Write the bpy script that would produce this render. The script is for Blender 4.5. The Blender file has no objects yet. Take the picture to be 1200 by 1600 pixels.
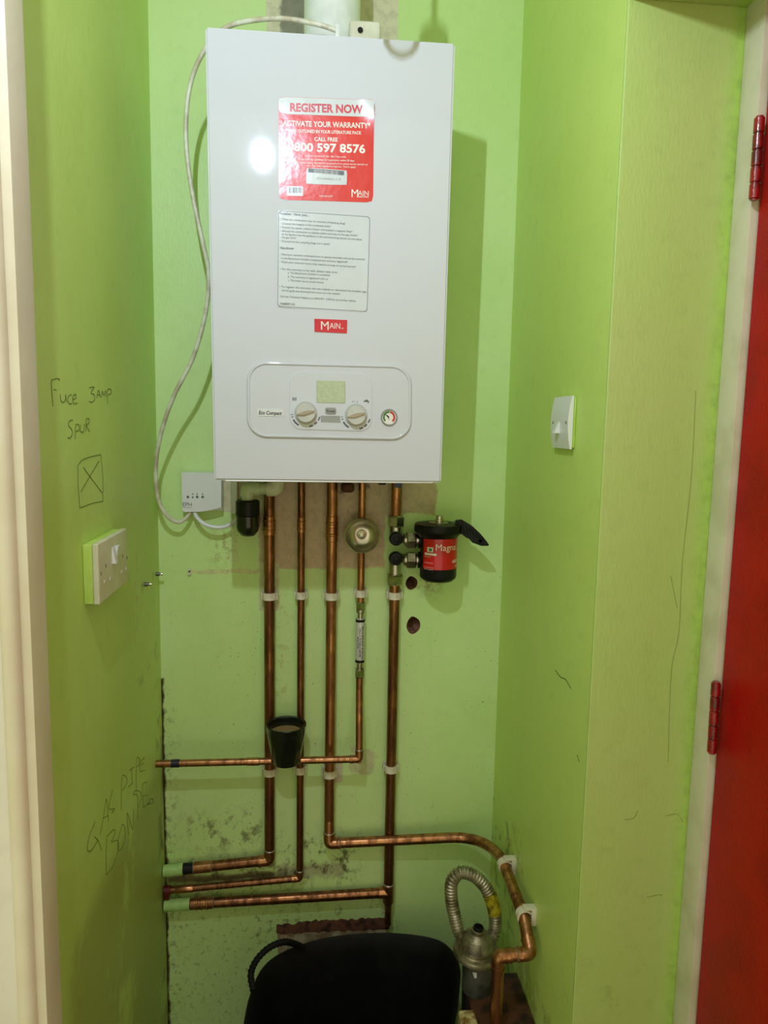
import bpy, bmesh, math, random
import numpy as np
from mathutils import Vector, Matrix
random.seed(4)
S = bpy.context.scene
COL = S.collection

def srgb(r, g, b):
    f = lambda c: (c/255/12.92) if c/255 <= .04045 else ((c/255+.055)/1.055)**2.4
    return (f(r), f(g), f(b), 1.0)

# ------------------------------------------------------------------ camera
FPX = 1137.75                                   # focal length in pixels of the 1200x1600 frame
CAM = np.array([-.0207, -1.5298, .0986])
PITCH, YAW, ROLL = .1222, .0931, .0184
fw = np.array([math.sin(YAW)*math.cos(PITCH), math.cos(YAW)*math.cos(PITCH), -math.sin(PITCH)])
r0 = np.array([math.cos(YAW), -math.sin(YAW), 0.0]); u0 = np.cross(r0, fw)
rt = r0*math.cos(ROLL)+u0*math.sin(ROLL); up = -r0*math.sin(ROLL)+u0*math.cos(ROLL)
cd = bpy.data.cameras.new('camera'); cam = bpy.data.objects.new('camera', cd); COL.objects.link(cam)
cd.sensor_fit = 'VERTICAL'; cd.sensor_height = 36; cd.sensor_width = 27; cd.lens = FPX/1600*36
cd.clip_start = .02
M = Matrix.Identity(4)
for i in range(3):
    M[i][0] = rt[i]; M[i][1] = up[i]; M[i][2] = -fw[i]; M[i][3] = CAM[i]
cam.matrix_world = M
S.camera = cam

# ------------------------------------------------------------------ light and exposure
S.view_settings.view_transform = 'Standard'; S.view_settings.look = 'None'
S.view_settings.gamma = 1; S.view_settings.use_curve_mapping = False
S.view_settings.exposure = 0.0
W = bpy.data.worlds.new('hall_fill'); S.world = W; W.use_nodes = True
bg = W.node_tree.nodes['Background']
bg.inputs[0].default_value = (1.0, .96, .64, 1); bg.inputs[1].default_value = 1.0  # warm even fill added in place of the hall's lamp light
LED_POWER = 6.0
LED_COL = (.80, .92, 1.12)
LAMP = Vector((-.175, -1.2, .785))
FLOOR = -1.33; CEIL = 1.07
XL, XR = -.347, .383

# ------------------------------------------------------------------ measured rays -> points on planes
def ray(px, py):
    return fw + rt*(px-600)/FPX - up*(py-800)/FPX
def PY(px, py, y):
    d = ray(px, py); return Vector(CAM + d*(y-CAM[1])/d[1])
def PX(px, py, x):
    d = ray(px, py); return Vector(CAM + d*(x-CAM[0])/d[0])
def PZ(px, py, z):
    d = ray(px, py); return Vector(CAM + d*(z-CAM[2])/d[2])
TILT = math.radians(1.0)
FN = Vector((0, -math.cos(TILT), -math.sin(TILT))); FT = Vector((0, -math.sin(TILT), math.cos(TILT)))
FP = Vector((0, -.30, .35))
def PF(px, py, h=0.0):                           # on the boiler's front panel, h metres proud of it
    d = Vector(ray(px, py)); c = Vector(CAM)
    t = (FP-c).dot(FN)/d.dot(FN)
    return c + d*t + FN*h

# ------------------------------------------------------------------ object helpers
WLOC = {}
def wloc(o):
    v = Vector((0, 0, 0))
    while o is not None:
        v = v + Vector(o.location); o = o.parent
    return v
def tag(o, label=None, cat=None, group=None, kind=None):
    if label: o['label'] = label
    if cat: o['category'] = cat
    if group: o['group'] = group
    if kind: o['kind'] = kind
    return o
def thing(name, label, cat, loc, group=None):
    o = bpy.data.objects.new(name, None); o.empty_display_size = .02
    o.location = loc; COL.objects.link(o)
    return tag(o, label, cat, group)
def obj(name, bm, mat, parent=None, smooth=35, at=None, recalc=True):
    """bm holds world coordinates"""
    if recalc: bmesh.ops.recalc_face_normals(bm, faces=bm.faces)
    base = wloc(parent) if parent is not None else Vector((0, 0, 0))
    if at is not None: off = base + (Vector(at)-base)
    else: off = base
    bmesh.ops.translate(bm, verts=bm.verts, vec=-off)
    me = bpy.data.meshes.new(name); bm.to_mesh(me); bm.free()
    mats = mat if isinstance(mat, (list, tuple)) else [mat]
    for m in mats: me.materials.append(m)
    if smooth:
        for p in me.polygons: p.use_smooth = True
        try: me.set_sharp_from_angle(angle=math.radians(smooth))
        except Exception: pass
    o = bpy.data.objects.new(name, me); COL.objects.link(o)
    if parent is not None:
        o.parent = parent
        o.location = off-base
    else:
        o.location = off
    return o
def struct(name, bm, mat, parent=None, smooth=35):
    o = obj(name, bm, mat, parent, smooth)
    if parent is None: o['kind'] = 'structure'
    return o
def BM(): return bmesh.new()

def box(bm, x0, x1, y0, y1, z0, z1, bev=0, seg=2):
    vs = [bm.verts.new(v) for v in ((x0,y0,z0),(x1,y0,z0),(x1,y1,z0),(x0,y1,z0),(x0,y0,z1),(x1,y0,z1),(x1,y1,z1),(x0,y1,z1))]
    fs = [bm.faces.new([vs[i] for i in f]) for f in ((3,2,1,0),(4,5,6,7),(0,1,5,4),(1,2,6,5),(2,3,7,6),(3,0,4,7))]
    if bev:
        es = list({e for f in fs for e in f.edges})
        bmesh.ops.bevel(bm, geom=es, offset=bev, segments=seg, affect='EDGES', profile=.6)
    return bm
def frame_of(t):
    t = t.normalized(); a = Vector((0, 0, 1)) if abs(t.z) < .9 else Vector((1, 0, 0))
    n = t.cross(a).normalized(); return n, t.cross(n).normalized()
def tube(bm, pts, r, seg=20, cap=True):
    pts = [Vector(p) for p in pts]; n = len(pts)
    rs = r if isinstance(r, (list, tuple)) else [r]*n
    tg = []
    for i in range(n):
        a = pts[max(i-1, 0)]; b = pts[min(i+1, n-1)]
        t = b-a
        if t.length < 1e-9: t = tg[-1] if tg else Vector((0, 0, 1))
        tg.append(t.normalized())
    nn, _ = frame_of(tg[0]); rings = []
    for i in range(n):
        t = tg[i]; nn = (nn - t*nn.dot(t))
        nn.normalize(); b = t.cross(nn)
        rings.append([bm.verts.new(pts[i] + (nn*math.cos(2*math.pi*k/seg) + b*math.sin(2*math.pi*k/seg))*rs[i]) for k in range(seg)])
    for i in range(n-1):
        for k in range(seg):
            bm.faces.new((rings[i][k], rings[i][(k+1) % seg], rings[i+1][(k+1) % seg], rings[i+1][k]))
    if cap:
        bm.faces.new(rings[0][::-1]); bm.faces.new(rings[-1])
    return bm
def fillet(pts, R, n=8):
    pts = [Vector(p) for p in pts]; out = [pts[0]]
    for i in range(1, len(pts)-1):
        a, b, c = pts[i-1], pts[i], pts[i+1]
        d1 = (a-b).normalized(); d2 = (c-b).normalized()
        ang = d1.angle(d2); d = min(R/math.tan(ang/2), (a-b).length*.49, (c-b).length*.49)
        p1 = b+d1*d; p2 = b+d2*d
        for k in range(n+1):
            t = k/n; out.append(p1*(1-t)**2 + b*2*t*(1-t) + p2*t*t)
    out.append(pts[-1]); return out
def smooth_path(pts, n=8):
    pts = [Vector(p) for p in pts]; out = []
    P = [pts[0]*2-pts[1]] + pts + [pts[-1]*2-pts[-2]]
    for i in range(1, len(P)-2):
        for k in range(n):
            t = k/n; a, b, c, d = P[i-1], P[i], P[i+1], P[i+2]
            out.append(.5*((2*b)+(c-a)*t+(2*a-5*b+4*c-d)*t*t+(3*b-a-3*c+d)*t**3))
    out.append(pts[-1]); return out
def lathe(bm, prof, origin, axis=(0, 0, 1), seg=32, cap0=True, cap1=True):
    """prof: (radius, height along axis)"""
    o = Vector(origin); ax = Vector(axis).normalized(); n, b = frame_of(ax); rings = []
    for (r, h) in prof:
        rings.append([bm.verts.new(o + ax*h + (n*math.cos(2*math.pi*k/seg)+b*math.sin(2*math.pi*k/seg))*max(r, 1e-5)) for k in range(seg)])
    for i in range(len(rings)-1):
        for k in range(seg):
            bm.faces.new((rings[i][k], rings[i][(k+1) % seg], rings[i+1][(k+1) % seg], rings[i+1][k]))
    if cap0: bm.faces.new(rings[0][::-1])
    if cap1: bm.faces.new(rings[-1])
    return bm
def hexnut(bm, c, axis, r, h, seg=6):
    ax = Vector(axis).normalized()
    return lathe(bm, [(r*.9, -h/2), (r, -h/2+h*.12), (r, h/2-h*.12), (r*.9, h/2)], c, ax, seg)
def plate(bm, outline, n, th, grow=0.0):
    """closed outline of world points, extruded along n by th"""
    n = Vector(n)
    c = sum((Vector(p) for p in outline), Vector())/len(outline)
    a = [bm.verts.new(Vector(p)) for p in outline]
    b = [bm.verts.new(Vector(p)+n*th - (Vector(p)-c).normalized()*grow) for p in outline]
    m = len(a)
    bm.faces.new(a[::-1]); bm.faces.new(b)
    for i in range(m): bm.faces.new((a[i], a[(i+1) % m], b[(i+1) % m], b[i]))
    return bm
def quad(TL, TR, BR, BL):
    def f(u, v):                                  # u right, v down
        return (TL[0]*(1-u)*(1-v)+TR[0]*u*(1-v)+BR[0]*u*v+BL[0]*(1-u)*v,
                TL[1]*(1-u)*(1-v)+TR[1]*u*(1-v)+BR[1]*u*v+BL[1]*(1-u)*v)
    return f
def rrect_uv(ru, rv, n=6, u0=0, u1=1, v0=0, v1=1):
    o = []
    for (cu, cv, a0) in ((u1-ru, v0+rv, -90), (u1-ru, v1-rv, 0), (u0+ru, v1-rv, 90), (u0+ru, v0+rv, 180)):
        for k in range(n+1):
            a = math.radians(a0+90*k/n); o.append((cu+ru*math.cos(a), cv+rv*math.sin(a)))
    return o
def arrive(o, kids=()): return o
def copy_tree(o, loc):
    c = o.copy(); COL.objects.link(c); c.location = loc
    for ch in o.children:
        d = ch.copy(); COL.objects.link(d); d.parent = c
        for g in ch.children:
            e = g.copy(); COL.objects.link(e); e.parent = d
    return c

# text -> flat mesh verts (unit metres), returned as (verts, faces) normalised to its bounding box
def text_mesh(body, bold=0.0, shear=0.0):
    cu = bpy.data.curves.new('lettering', 'FONT'); cu.body = body; cu.size = 1; cu.resolution_u = 3
    cu.offset = bold; cu.shear = shear
    o = bpy.data.objects.new('lettering', cu); COL.objects.link(o)
    dg = bpy.context.evaluated_depsgraph_get(); dg.update()
    me = o.evaluated_get(dg).to_mesh()
    vs = [tuple(v.co) for v in me.vertices]; fs = [tuple(p.vertices) for p in me.polygons]
    o.evaluated_get(dg).to_mesh_clear()
    bpy.data.objects.remove(o); bpy.data.curves.remove(cu)
    return vs, fs
def text_on(bm, body, place, bold=0.0, shear=0.0):
    """place(s, t) -> world point; s 0..1 along the word, t 0..1 up from the baseline to cap height"""
    vs, fs = text_mesh(body, bold, shear)
    x0 = min(v[0] for v in vs); x1 = max(v[0] for v in vs)
    w = x1-x0
    nv = [bm.verts.new(place((v[0]-x0)/w, v[1]/.70)) for v in vs]
    for f in fs:
        try: bm.faces.new([nv[i] for i in f])
        except ValueError: pass
def ftext(bm, body, l, r, hpx, h, bold=0.0, shear=0.0, place=PF):
    """l, r: baseline pixel ends; hpx: cap height in pixels"""
    def pl(s, t):
        return place(l[0]+(r[0]-l[0])*s, l[1]+(r[1]-l[1])*s - hpx*t, h)
    text_on(bm, body, pl, bold, shear)

# ------------------------------------------------------------------ materials
def new_mat(name):
    m = bpy.data.materials.new(name); m.use_nodes = True
    nt = m.node_tree; return m, nt, nt.nodes['Principled BSDF']
def N(nt, t, **k):
    n = nt.nodes.new(t)
    for a, v in k.items(): setattr(n, a, v)
    return n
def math_n(nt, op, a, b=None, clamp=False):
    n = N(nt, 'ShaderNodeMath', operation=op, use_clamp=clamp)
    for i, v in enumerate((a, b)):
        if v is None: continue
        if isinstance(v, (int, float)): n.inputs[i].default_value = v
        else: nt.links.new(v, n.inputs[i])
    return n.outputs[0]
def mapr(nt, v, a, b, c=0.0, d=1.0, smooth=True):
    n = N(nt, 'ShaderNodeMapRange'); n.interpolation_type = 'SMOOTHSTEP' if smooth else 'LINEAR'
    nt.links.new(v, n.inputs[0])
    for i, x in zip((1, 2, 3, 4), (a, b, c, d)): n.inputs[i].default_value = x
    return n.outputs[0]
def mix(nt, fac, a, b):
    n = N(nt, 'ShaderNodeMix', data_type='RGBA')
    if isinstance(fac, (int, float)): n.inputs[0].default_value = fac
    else: nt.links.new(fac, n.inputs[0])
    for i, v in ((6, a), (7, b)):
        if isinstance(v, tuple): n.inputs[i].default_value = v
        else: nt.links.new(v, n.inputs[i])
    return n.outputs[2]
def noise(nt, vec, scale, detail=4, rough=.55):
    n = N(nt, 'ShaderNodeTexNoise'); n.inputs['Scale'].default_value = scale
    n.inputs['Detail'].default_value = detail; n.inputs['Roughness'].default_value = rough
    nt.links.new(vec, n.inputs['Vector']); return n.outputs[0]
def stretch(nt, vec, s):
    n = N(nt, 'ShaderNodeVectorMath', operation='MULTIPLY'); nt.links.new(vec, n.inputs[0]); n.inputs[1].default_value = s
    return n.outputs[0]
def coords(nt): return N(nt, 'ShaderNodeTexCoord').outputs['Object']
def bump(nt, bs, h, strength, dist=.002):
    n = N(nt, 'ShaderNodeBump'); n.inputs['Strength'].default_value = strength; n.inputs['Distance'].default_value = dist
    nt.links.new(h, n.inputs['Height']); nt.links.new(n.outputs[0], bs.inputs['Normal'])

def simple(name, col, rough=.5, metal=0.0, var=None, vscale=30, bmp=0.0, bscale=200, coat=0.0, spec=.5):
    m, nt, bs = new_mat(name)
    bs.inputs['Roughness'].default_value = rough; bs.inputs['Metallic'].default_value = metal
    bs.inputs['Coat Weight'].default_value = coat; bs.inputs['Specular IOR Level'].default_value = spec
    v = coords(nt)
    if var is None: var = tuple(c*.9 for c in col[:3])+(1,)
    f = mapr(nt, noise(nt, v, vscale), .4, .65)
    nt.links.new(mix(nt, f, col, var), bs.inputs['Base Color'])
    if bmp: bump(nt, bs, noise(nt, v, bscale, 3), bmp)
    return m

def paint(name, base, alt, axis=0, patches=(), specks=.0, dirt_shade=(), streak=None, rough=.42, bmp=.25, speck_top=-.2):
    """emulsion on a wall; axis = world axis across the wall (0: x, 1: y); patches (a0,a1,z0,z1,colour,wobble,soft)"""
    m, nt, bs = new_mat(name)
    bs.inputs['Roughness'].default_value = rough
    v = coords(nt); sp = N(nt, 'ShaderNodeSeparateXYZ'); nt.links.new(v, sp.inputs[0])
    a = sp.outputs[axis]; z = sp.outputs[2]
    big = noise(nt, v, 3.2, 5); fine = noise(nt, v, 38, 6, .6); wob = noise(nt, v, 26, 5, .6)
    c = mix(nt, mapr(nt, big, .38, .62), base, alt)
    c = mix(nt, math_n(nt, 'MULTIPLY', mapr(nt, fine, .5, .75), .22), c, tuple(x*.72 for x in base[:3])+(1,))
    for p in patches:
        a0, a1, z0, z1, col, wb, so = p[:7]
        w = math_n(nt, 'MULTIPLY', math_n(nt, 'SUBTRACT', wob, .5), wb*2)
        aa = math_n(nt, 'ADD', a, w); zz = math_n(nt, 'ADD', z, w)
        k = math_n(nt, 'MULTIPLY', math_n(nt, 'MULTIPLY', mapr(nt, aa, a0-so, a0+so), mapr(nt, aa, a1-so, a1+so, 1, 0)),
                   math_n(nt, 'MULTIPLY', mapr(nt, zz, z0-so, z0+so), mapr(nt, zz, z1-so, z1+so, 1, 0)))
        cc = mix(nt, mapr(nt, noise(nt, v, 60, 5), .4, .7), col, tuple(x*.8 for x in col[:3])+(1,))
        c = mix(nt, k, c, cc)
    for (a0, a1, z0, z1, col, amt, sc, th) in dirt_shade:      # blotchy stains of their own shape, some thickened as painted shade
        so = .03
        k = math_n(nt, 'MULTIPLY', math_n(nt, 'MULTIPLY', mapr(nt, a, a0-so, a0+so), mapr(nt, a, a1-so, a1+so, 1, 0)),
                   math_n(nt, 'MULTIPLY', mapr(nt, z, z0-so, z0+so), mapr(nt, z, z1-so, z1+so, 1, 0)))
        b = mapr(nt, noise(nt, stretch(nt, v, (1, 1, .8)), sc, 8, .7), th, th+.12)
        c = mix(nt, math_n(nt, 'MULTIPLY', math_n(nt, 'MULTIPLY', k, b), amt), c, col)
    if specks:
        s = mapr(nt, noise(nt, v, 170, 2), .66, .72)
        s2 = mapr(nt, noise(nt, v, 9, 3), .42, .6)
        k = math_n(nt, 'MULTIPLY', math_n(nt, 'MULTIPLY', s, s2), mapr(nt, z, speck_top-.5, speck_top+.3, specks, specks*.12))
        c = mix(nt, k, c, (.03, .028, .012, 1))
    nt.links.new(c, bs.inputs['Base Color'])
    h = math_n(nt, 'ADD', noise(nt, stretch(nt, v, (1, 1, .35)), 240, 3), math_n(nt, 'MULTIPLY', noise(nt, v, 22, 4), 1.6))
    bump(nt, bs, h, bmp, .0016)
    return m

def copper_mat(name, bright, dark, lo=.42, hi=.62, rough=.3):
    m, nt, bs = new_mat(name); v = coords(nt)
    bs.inputs['Metallic'].default_value = .95
    f = mapr(nt, noise(nt, stretch(nt, v, (1, 1, .22)), 55, 6, .65), lo, hi)
    c = mix(nt, f, bright, dark)
    sp = mapr(nt, noise(nt, v, 260, 2), .66, .74)
    c = mix(nt, math_n(nt, 'MULTIPLY', sp, .6), c, (.05, .03, .015, 1))
    nt.links.new(c, bs.inputs['Base Color'])
    nt.links.new(mapr(nt, f, 0, 1, rough, rough+.16), bs.inputs['Roughness'])
    bump(nt, bs, noise(nt, stretch(nt, v, (1, 1, .2)), 300, 2), .12, .0006)
    return m

GREEN = srgb(208, 234, 158); GREEN2 = srgb(200, 230, 146)
BEIGE = srgb(204, 178, 140); CREAMP = srgb(222, 214, 180)
BROWN = srgb(74, 44, 24)
def X0(px, py): return PY(px, py, 0).x
def Z0(px, py): return PY(px, py, 0).z
back_patches = [
    (X0(405, 820), X0(602, 820), Z0(500, 888), Z0(500, 700), BEIGE, .012, .003),
    (X0(590, 780), X0(682, 780), Z0(640, 805), Z0(640, 700), srgb(196, 178, 136), .018, .004),
    (X0(349, 780), X0(412, 780), Z0(380, 800), Z0(380, 700), srgb(212, 204, 164), .003, .002),
    (X0(416, 30), X0(622, 30), Z0(500, 75), 1.0, CREAMP, .006, .002),
    (X0(438, 20), X0(476, 20), Z0(450, 62), 1.0, srgb(142, 138, 118), .02, .003),
    (X0(360, 900), X0(372, 860), Z0(366, 880), Z0(366, 800), srgb(206, 226, 160), .002, .002),
    (X0(300, 894), X0(412, 894), Z0(350, 896), Z0(350, 889), srgb(210, 214, 150), .012, .001),
    (X0(545, 1190), X0(585, 1190), Z0(565, 1206), Z0(565, 1168), srgb(200, 204, 150), .03, .004),
    (XL-.01, XL+.0045, -1.33, -.45, srgb(58, 40, 24), .010, .003),
    (X0(405, 930), X0(436, 930), Z0(420, 955), Z0(420, 880), srgb(200, 205, 150), .006, .003),
    (X0(505, 1205), X0(535, 1205), Z0(520, 1222), Z0(520, 1190), srgb(205, 195, 165), .008, .003),
    (X0(262, 1368), X0(430, 1368), Z0(340, 1377), Z0(340, 1366), srgb(128, 120, 84), .012, .005),
    (X0(430, 1350), X0(540, 1350), Z0(480, 1372), Z0(480, 1350), srgb(186, 190, 138), .03, .008),
]
back_dirt_shade = [
    (X0(290, 1300), X0(410, 1300), Z0(350, 1325), Z0(350, 1270), BROWN, .65, 30, .49),
    (X0(420, 1330), X0(560, 1330), Z0(480, 1380), Z0(480, 1305), BROWN, .8, 34, .50),
    (X0(258, 1360), X0(460, 1360), Z0(350, 1400), Z0(350, 1340), srgb(52, 34, 22), .7, 40, .5),
    (X0(250, 1100), X0(268, 1100), Z0(262, 1600), Z0(262, 1080), srgb(60, 40, 22), .7, 70, .5),
    (X0(400, 1440), X0(620, 1440), Z0(520, 1480), Z0(520, 1405), srgb(60, 34, 24), .55, 40, .52),
    (X0(256, 1400), X0(440, 1500), Z0(350, 1600), Z0(350, 1400), srgb(64, 58, 30), .4, 80, .53),  # real specks, thickened to paint the dimmer light low on the wall
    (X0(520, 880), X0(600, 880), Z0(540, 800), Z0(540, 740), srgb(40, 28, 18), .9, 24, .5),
    (X0(655, 900), X0(685, 900), Z0(670, 925), Z0(670, 895), srgb(110, 84, 52), .8, 70, .45),
    (X0(335, 870), X0(365, 870), Z0(350, 890), Z0(350, 825), srgb(150, 130, 60), .6, 60, .48),
    (X0(425, 955), X0(450, 955), Z0(430, 1100), Z0(430, 930), srgb(150, 120, 60), .4, 50, .5),
]
M_BACK = paint('green_wall_paint', GREEN, GREEN2, 0, back_patches, .8, back_dirt_shade, speck_top=-.15)
M_LEFT = paint('green_wall_paint_left', srgb(202, 230, 124), srgb(196, 224, 114), 1, [], .35, [
    (-.05, .02, -1.33, -.45, srgb(52, 40, 24), .8, 22, .5),
    (-.012, .02, -.72, -.55, srgb(96, 36, 24), .9, 30, .4),
    (-.2, -.02, -.45, -.15, srgb(116, 96, 44), .35, 18, .52),
    (-.6, -.0, -1.4, -.62, srgb(112, 100, 40), .4, 5, .36)], speck_top=-.5)
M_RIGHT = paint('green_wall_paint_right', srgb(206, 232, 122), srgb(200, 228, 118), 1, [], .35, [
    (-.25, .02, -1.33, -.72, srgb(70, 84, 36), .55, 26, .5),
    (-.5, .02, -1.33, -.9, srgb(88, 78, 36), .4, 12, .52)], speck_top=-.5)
M_NIB = paint('lime_wall_paint_dimmed', srgb(178, 206, 112), srgb(182, 204, 118), 0, [  # same lime paint as the walls, darkened to offset stronger hall light
    (.533, .60, -1.4, 1.1, srgb(170, 206, 92), .014, .014)], .25, [
    (.4, .55, -1.33, -.6, srgb(130, 130, 70), .3, 14, .55)], speck_top=-.4, bmp=.35)
M_HALL = paint('hall_white_paint', srgb(226, 222, 208), srgb(220, 216, 200), 0, [], .1)
M_CREAM = simple('cream_gloss_paint', srgb(222, 216, 192), .4, var=srgb(214, 205, 178), vscale=8, bmp=.15, bscale=90)
M_FRAME = simple('off_white_frame_paint', srgb(214, 210, 184), .45, var=srgb(200, 196, 166), vscale=14, bmp=.25, bscale=120)
M_RED = simple('red_gloss_paint', srgb(180, 12, 8), .34, var=srgb(160, 8, 6), vscale=9, bmp=.5, bscale=240, spec=.10)
M_HINGE = simple('red_painted_steel', srgb(150, 14, 18), .28, var=srgb(96, 14, 14), vscale=60, bmp=.3, bscale=200, coat=.3)
M_FLOOR = simple('dusty_floor', srgb(96, 86, 70), .8, var=srgb(70, 60, 48), vscale=14, bmp=.3)
M_CEIL = simple('white_ceiling_paint', srgb(226, 224, 210), .8)
M_WHITE = simple('white_boiler_enamel', (.655, .675, .715, 1), .05, var=(.645, .665, .705, 1), vscale=3)
M_WPLAST = simple('white_plastic', (.78, .79, .765, 1), .3, var=(.75, .76, .73, 1), vscale=20)
M_OFFW = simple('off_white_plastic', srgb(222, 222, 200), .4, var=srgb(206, 204, 178), vscale=26)
M_CABLE = simple('white_cable_sheath', srgb(228, 228, 208), .4, var=srgb(196, 184, 160), vscale=34)
M_SOCK = simple('aged_white_socket_plastic', srgb(222, 220, 190), .35, var=srgb(214, 208, 176), vscale=20)
M_CLIP = simple('milky_clip_plastic', srgb(228, 220, 200), .4, var=srgb(206, 192, 166), vscale=60)
M_GREYP = simple('grey_green_plastic', srgb(196, 206, 166), .35, var=srgb(184, 194, 152), vscale=20)
M_BLACK = simple('black_plastic', (.007, .007, .007, 1), .38, var=(.012, .012, .012, 1), vscale=40, spec=.2)
M_BLACKG = simple('glossy_black_plastic', (.010, .013, .008, 1), .14, var=(.016, .018, .01, 1), vscale=18)
M_RUBBER = simple('black_rubber', (.004, .004, .004, 1), .6, var=(.007, .007, .007, 1), vscale=30, bmp=.2, bscale=150, spec=.18)
M_STEEL = simple('brushed_steel', (.62, .58, .48, 1), .24, 1.0, var=(.42, .39, .31, 1), vscale=24)
M_NICKEL = simple('nickel_plated_brass', (.50, .47, .42, 1), .28, 1.0, var=(.30, .27, .22, 1), vscale=40)
M_OLDMET = simple('tarnished_zinc', (.42, .38, .27, 1), .42, .8, var=(.20, .17, .10, 1), vscale=40, bmp=.3, bscale=120)
M_GALV = simple('dull_galvanised_metal', (.20, .20, .17, 1), .5, .7, var=(.10, .10, .08, 1), vscale=30, bmp=.2)
M_COP = copper_mat('bright_copper', (.50, .225, .10, 1), (.26, .11, .047, 1))
M_COPD = copper_mat('tarnished_dim_copper', (.36, .155, .07, 1), (.15, .062, .028, 1), .36, .62, .30)  # tarnish, with the dimmer light lower down put into the colour
M_FIT = copper_mat('soldered_copper', (.52, .24, .105, 1), (.26, .11, .045, 1), .4, .65, .3)
M_SOLD = simple('grey_solder', (.5, .47, .40, 1), .4, .8)
M_STK = simple('red_sticker_print', srgb(226, 48, 34), .22, var=srgb(220, 40, 30), vscale=10, bmp=.35, bscale=30, coat=.3)
M_STW = simple('white_sticker_paper', srgb(214, 220, 222), .2, var=srgb(208, 214, 214), vscale=10, bmp=.3, bscale=22, coat=.3)
M_INKW = simple('white_ink', srgb(240, 236, 226), .35)
M_INKR = simple('red_ink', srgb(206, 36, 44), .35)
M_INKK = simple('black_ink', srgb(38, 40, 40), .4)
M_INKG = simple('grey_ink', srgb(92, 96, 94), .4)
M_BADGE = simple('red_badge_enamel', srgb(214, 22, 50), .2, coat=.4)
M_LCD = simple('liquid_crystal_glass', srgb(190, 202, 166), .08, var=srgb(180, 194, 154), vscale=160, coat=.5)
M_GTAG = simple('grey_plastic', srgb(158, 160, 154), .35)
M_KNOBM = simple('pale_grey_knob', srgb(206, 206, 198), .28)
M_PTR = simple('bronze_pointer', srgb(176, 160, 140), .3, .3)
M_GREEN = simple('green_ink', srgb(60, 130, 60), .4)
M_BLUE = simple('blue_plastic', srgb(22, 50, 120), .35)
M_RUST = simple('rusty_brown_steel', srgb(92, 52, 30), .75, var=srgb(40, 22, 14), vscale=34, bmp=.8, bscale=60)
M_SPONGE = simple('stained_cream_plastic', srgb(220, 204, 150), .55, var=srgb(128, 92, 40), vscale=60, bmp=.3)
M_BRICK = simple('crumbled_brown_plaster', srgb(104, 62, 42), .9, var=srgb(54, 30, 22), vscale=50, bmp=.9, bscale=70)
M_MORT = simple('pale_board', srgb(196, 180, 150), .8, var=srgb(140, 116, 90), vscale=26, bmp=.4)
M_HOLE = simple('crumbled_hole_plaster', srgb(150, 106, 84), .95, var=srgb(104, 66, 52), vscale=90, bmp=.8, bscale=150)
M_PENCIL = simple('pencil_mark', srgb(92, 108, 46), .7)
M_CRACK = simple('dark_crack', srgb(92, 110, 50), .8)
M_CRACK2 = simple('hairline_crack', srgb(150, 166, 88), .8)
M_TAPE = simple('dark_purple_tape', srgb(30, 22, 44), .35)
M_RTAPE = simple('dark_red_tape', srgb(96, 20, 18), .4)
M_YTAPE = simple('yellow_tape', srgb(178, 164, 36), .4, var=srgb(96, 84, 24), vscale=70)
M_GPAINT = simple('green_painted_pipe', srgb(176, 214, 130), .45, var=srgb(160, 200, 112), vscale=50, bmp=.3)
M_FLABEL = simple('red_filter_label', srgb(205, 10, 28), .28, coat=.3)
M_ILABEL = simple('silver_label', srgb(214, 214, 204), .3, .2)
M_COFFEE = simple('beige_residue', srgb(166, 140, 92), .6, var=srgb(150, 122, 78), vscale=50)
M_FLUE = simple('white_flue_paint', (.80, .83, .79, 1), .25)
M_LAMPB = simple('lamp_body', srgb(200, 200, 196), .4)
M_GLASSB = bpy.data.materials.new('clear_bulb_glass'); M_GLASSB.use_nodes = True
_nt = M_GLASSB.node_tree; _nt.nodes.remove(_nt.nodes['Principled BSDF'])
_o = _nt.nodes['Material Output']; _mx = N(_nt, 'ShaderNodeMixShader'); _tr = N(_nt, 'ShaderNodeBsdfTransparent'); _gl = N(_nt, 'ShaderNodeBsdfGlossy'); _lw = N(_nt, 'ShaderNodeFresnel')
_gl.inputs['Roughness'].default_value = .02; _tr.inputs[0].default_value = (.93, .94, .93, 1); _lw.inputs[0].default_value = 1.45
_nt.links.new(_lw.outputs[0], _mx.inputs[0]); _nt.links.new(_tr.outputs[0], _mx.inputs[1]); _nt.links.new(_gl.outputs[0], _mx.inputs[2]); _nt.links.new(_mx.outputs[0], _o.inputs[0])
M_SIDEP = simple('green_painted_back_box', srgb(196, 222, 110), .45, var=srgb(186, 214, 96), vscale=40)

# ------------------------------------------------------------------ the setting
T = .08
bm = BM(); box(bm, XL-T, XR+T, 0, .09, FLOOR, CEIL)
wall_back = struct('wall_back', bm, [M_BACK, M_HOLE])
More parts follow.
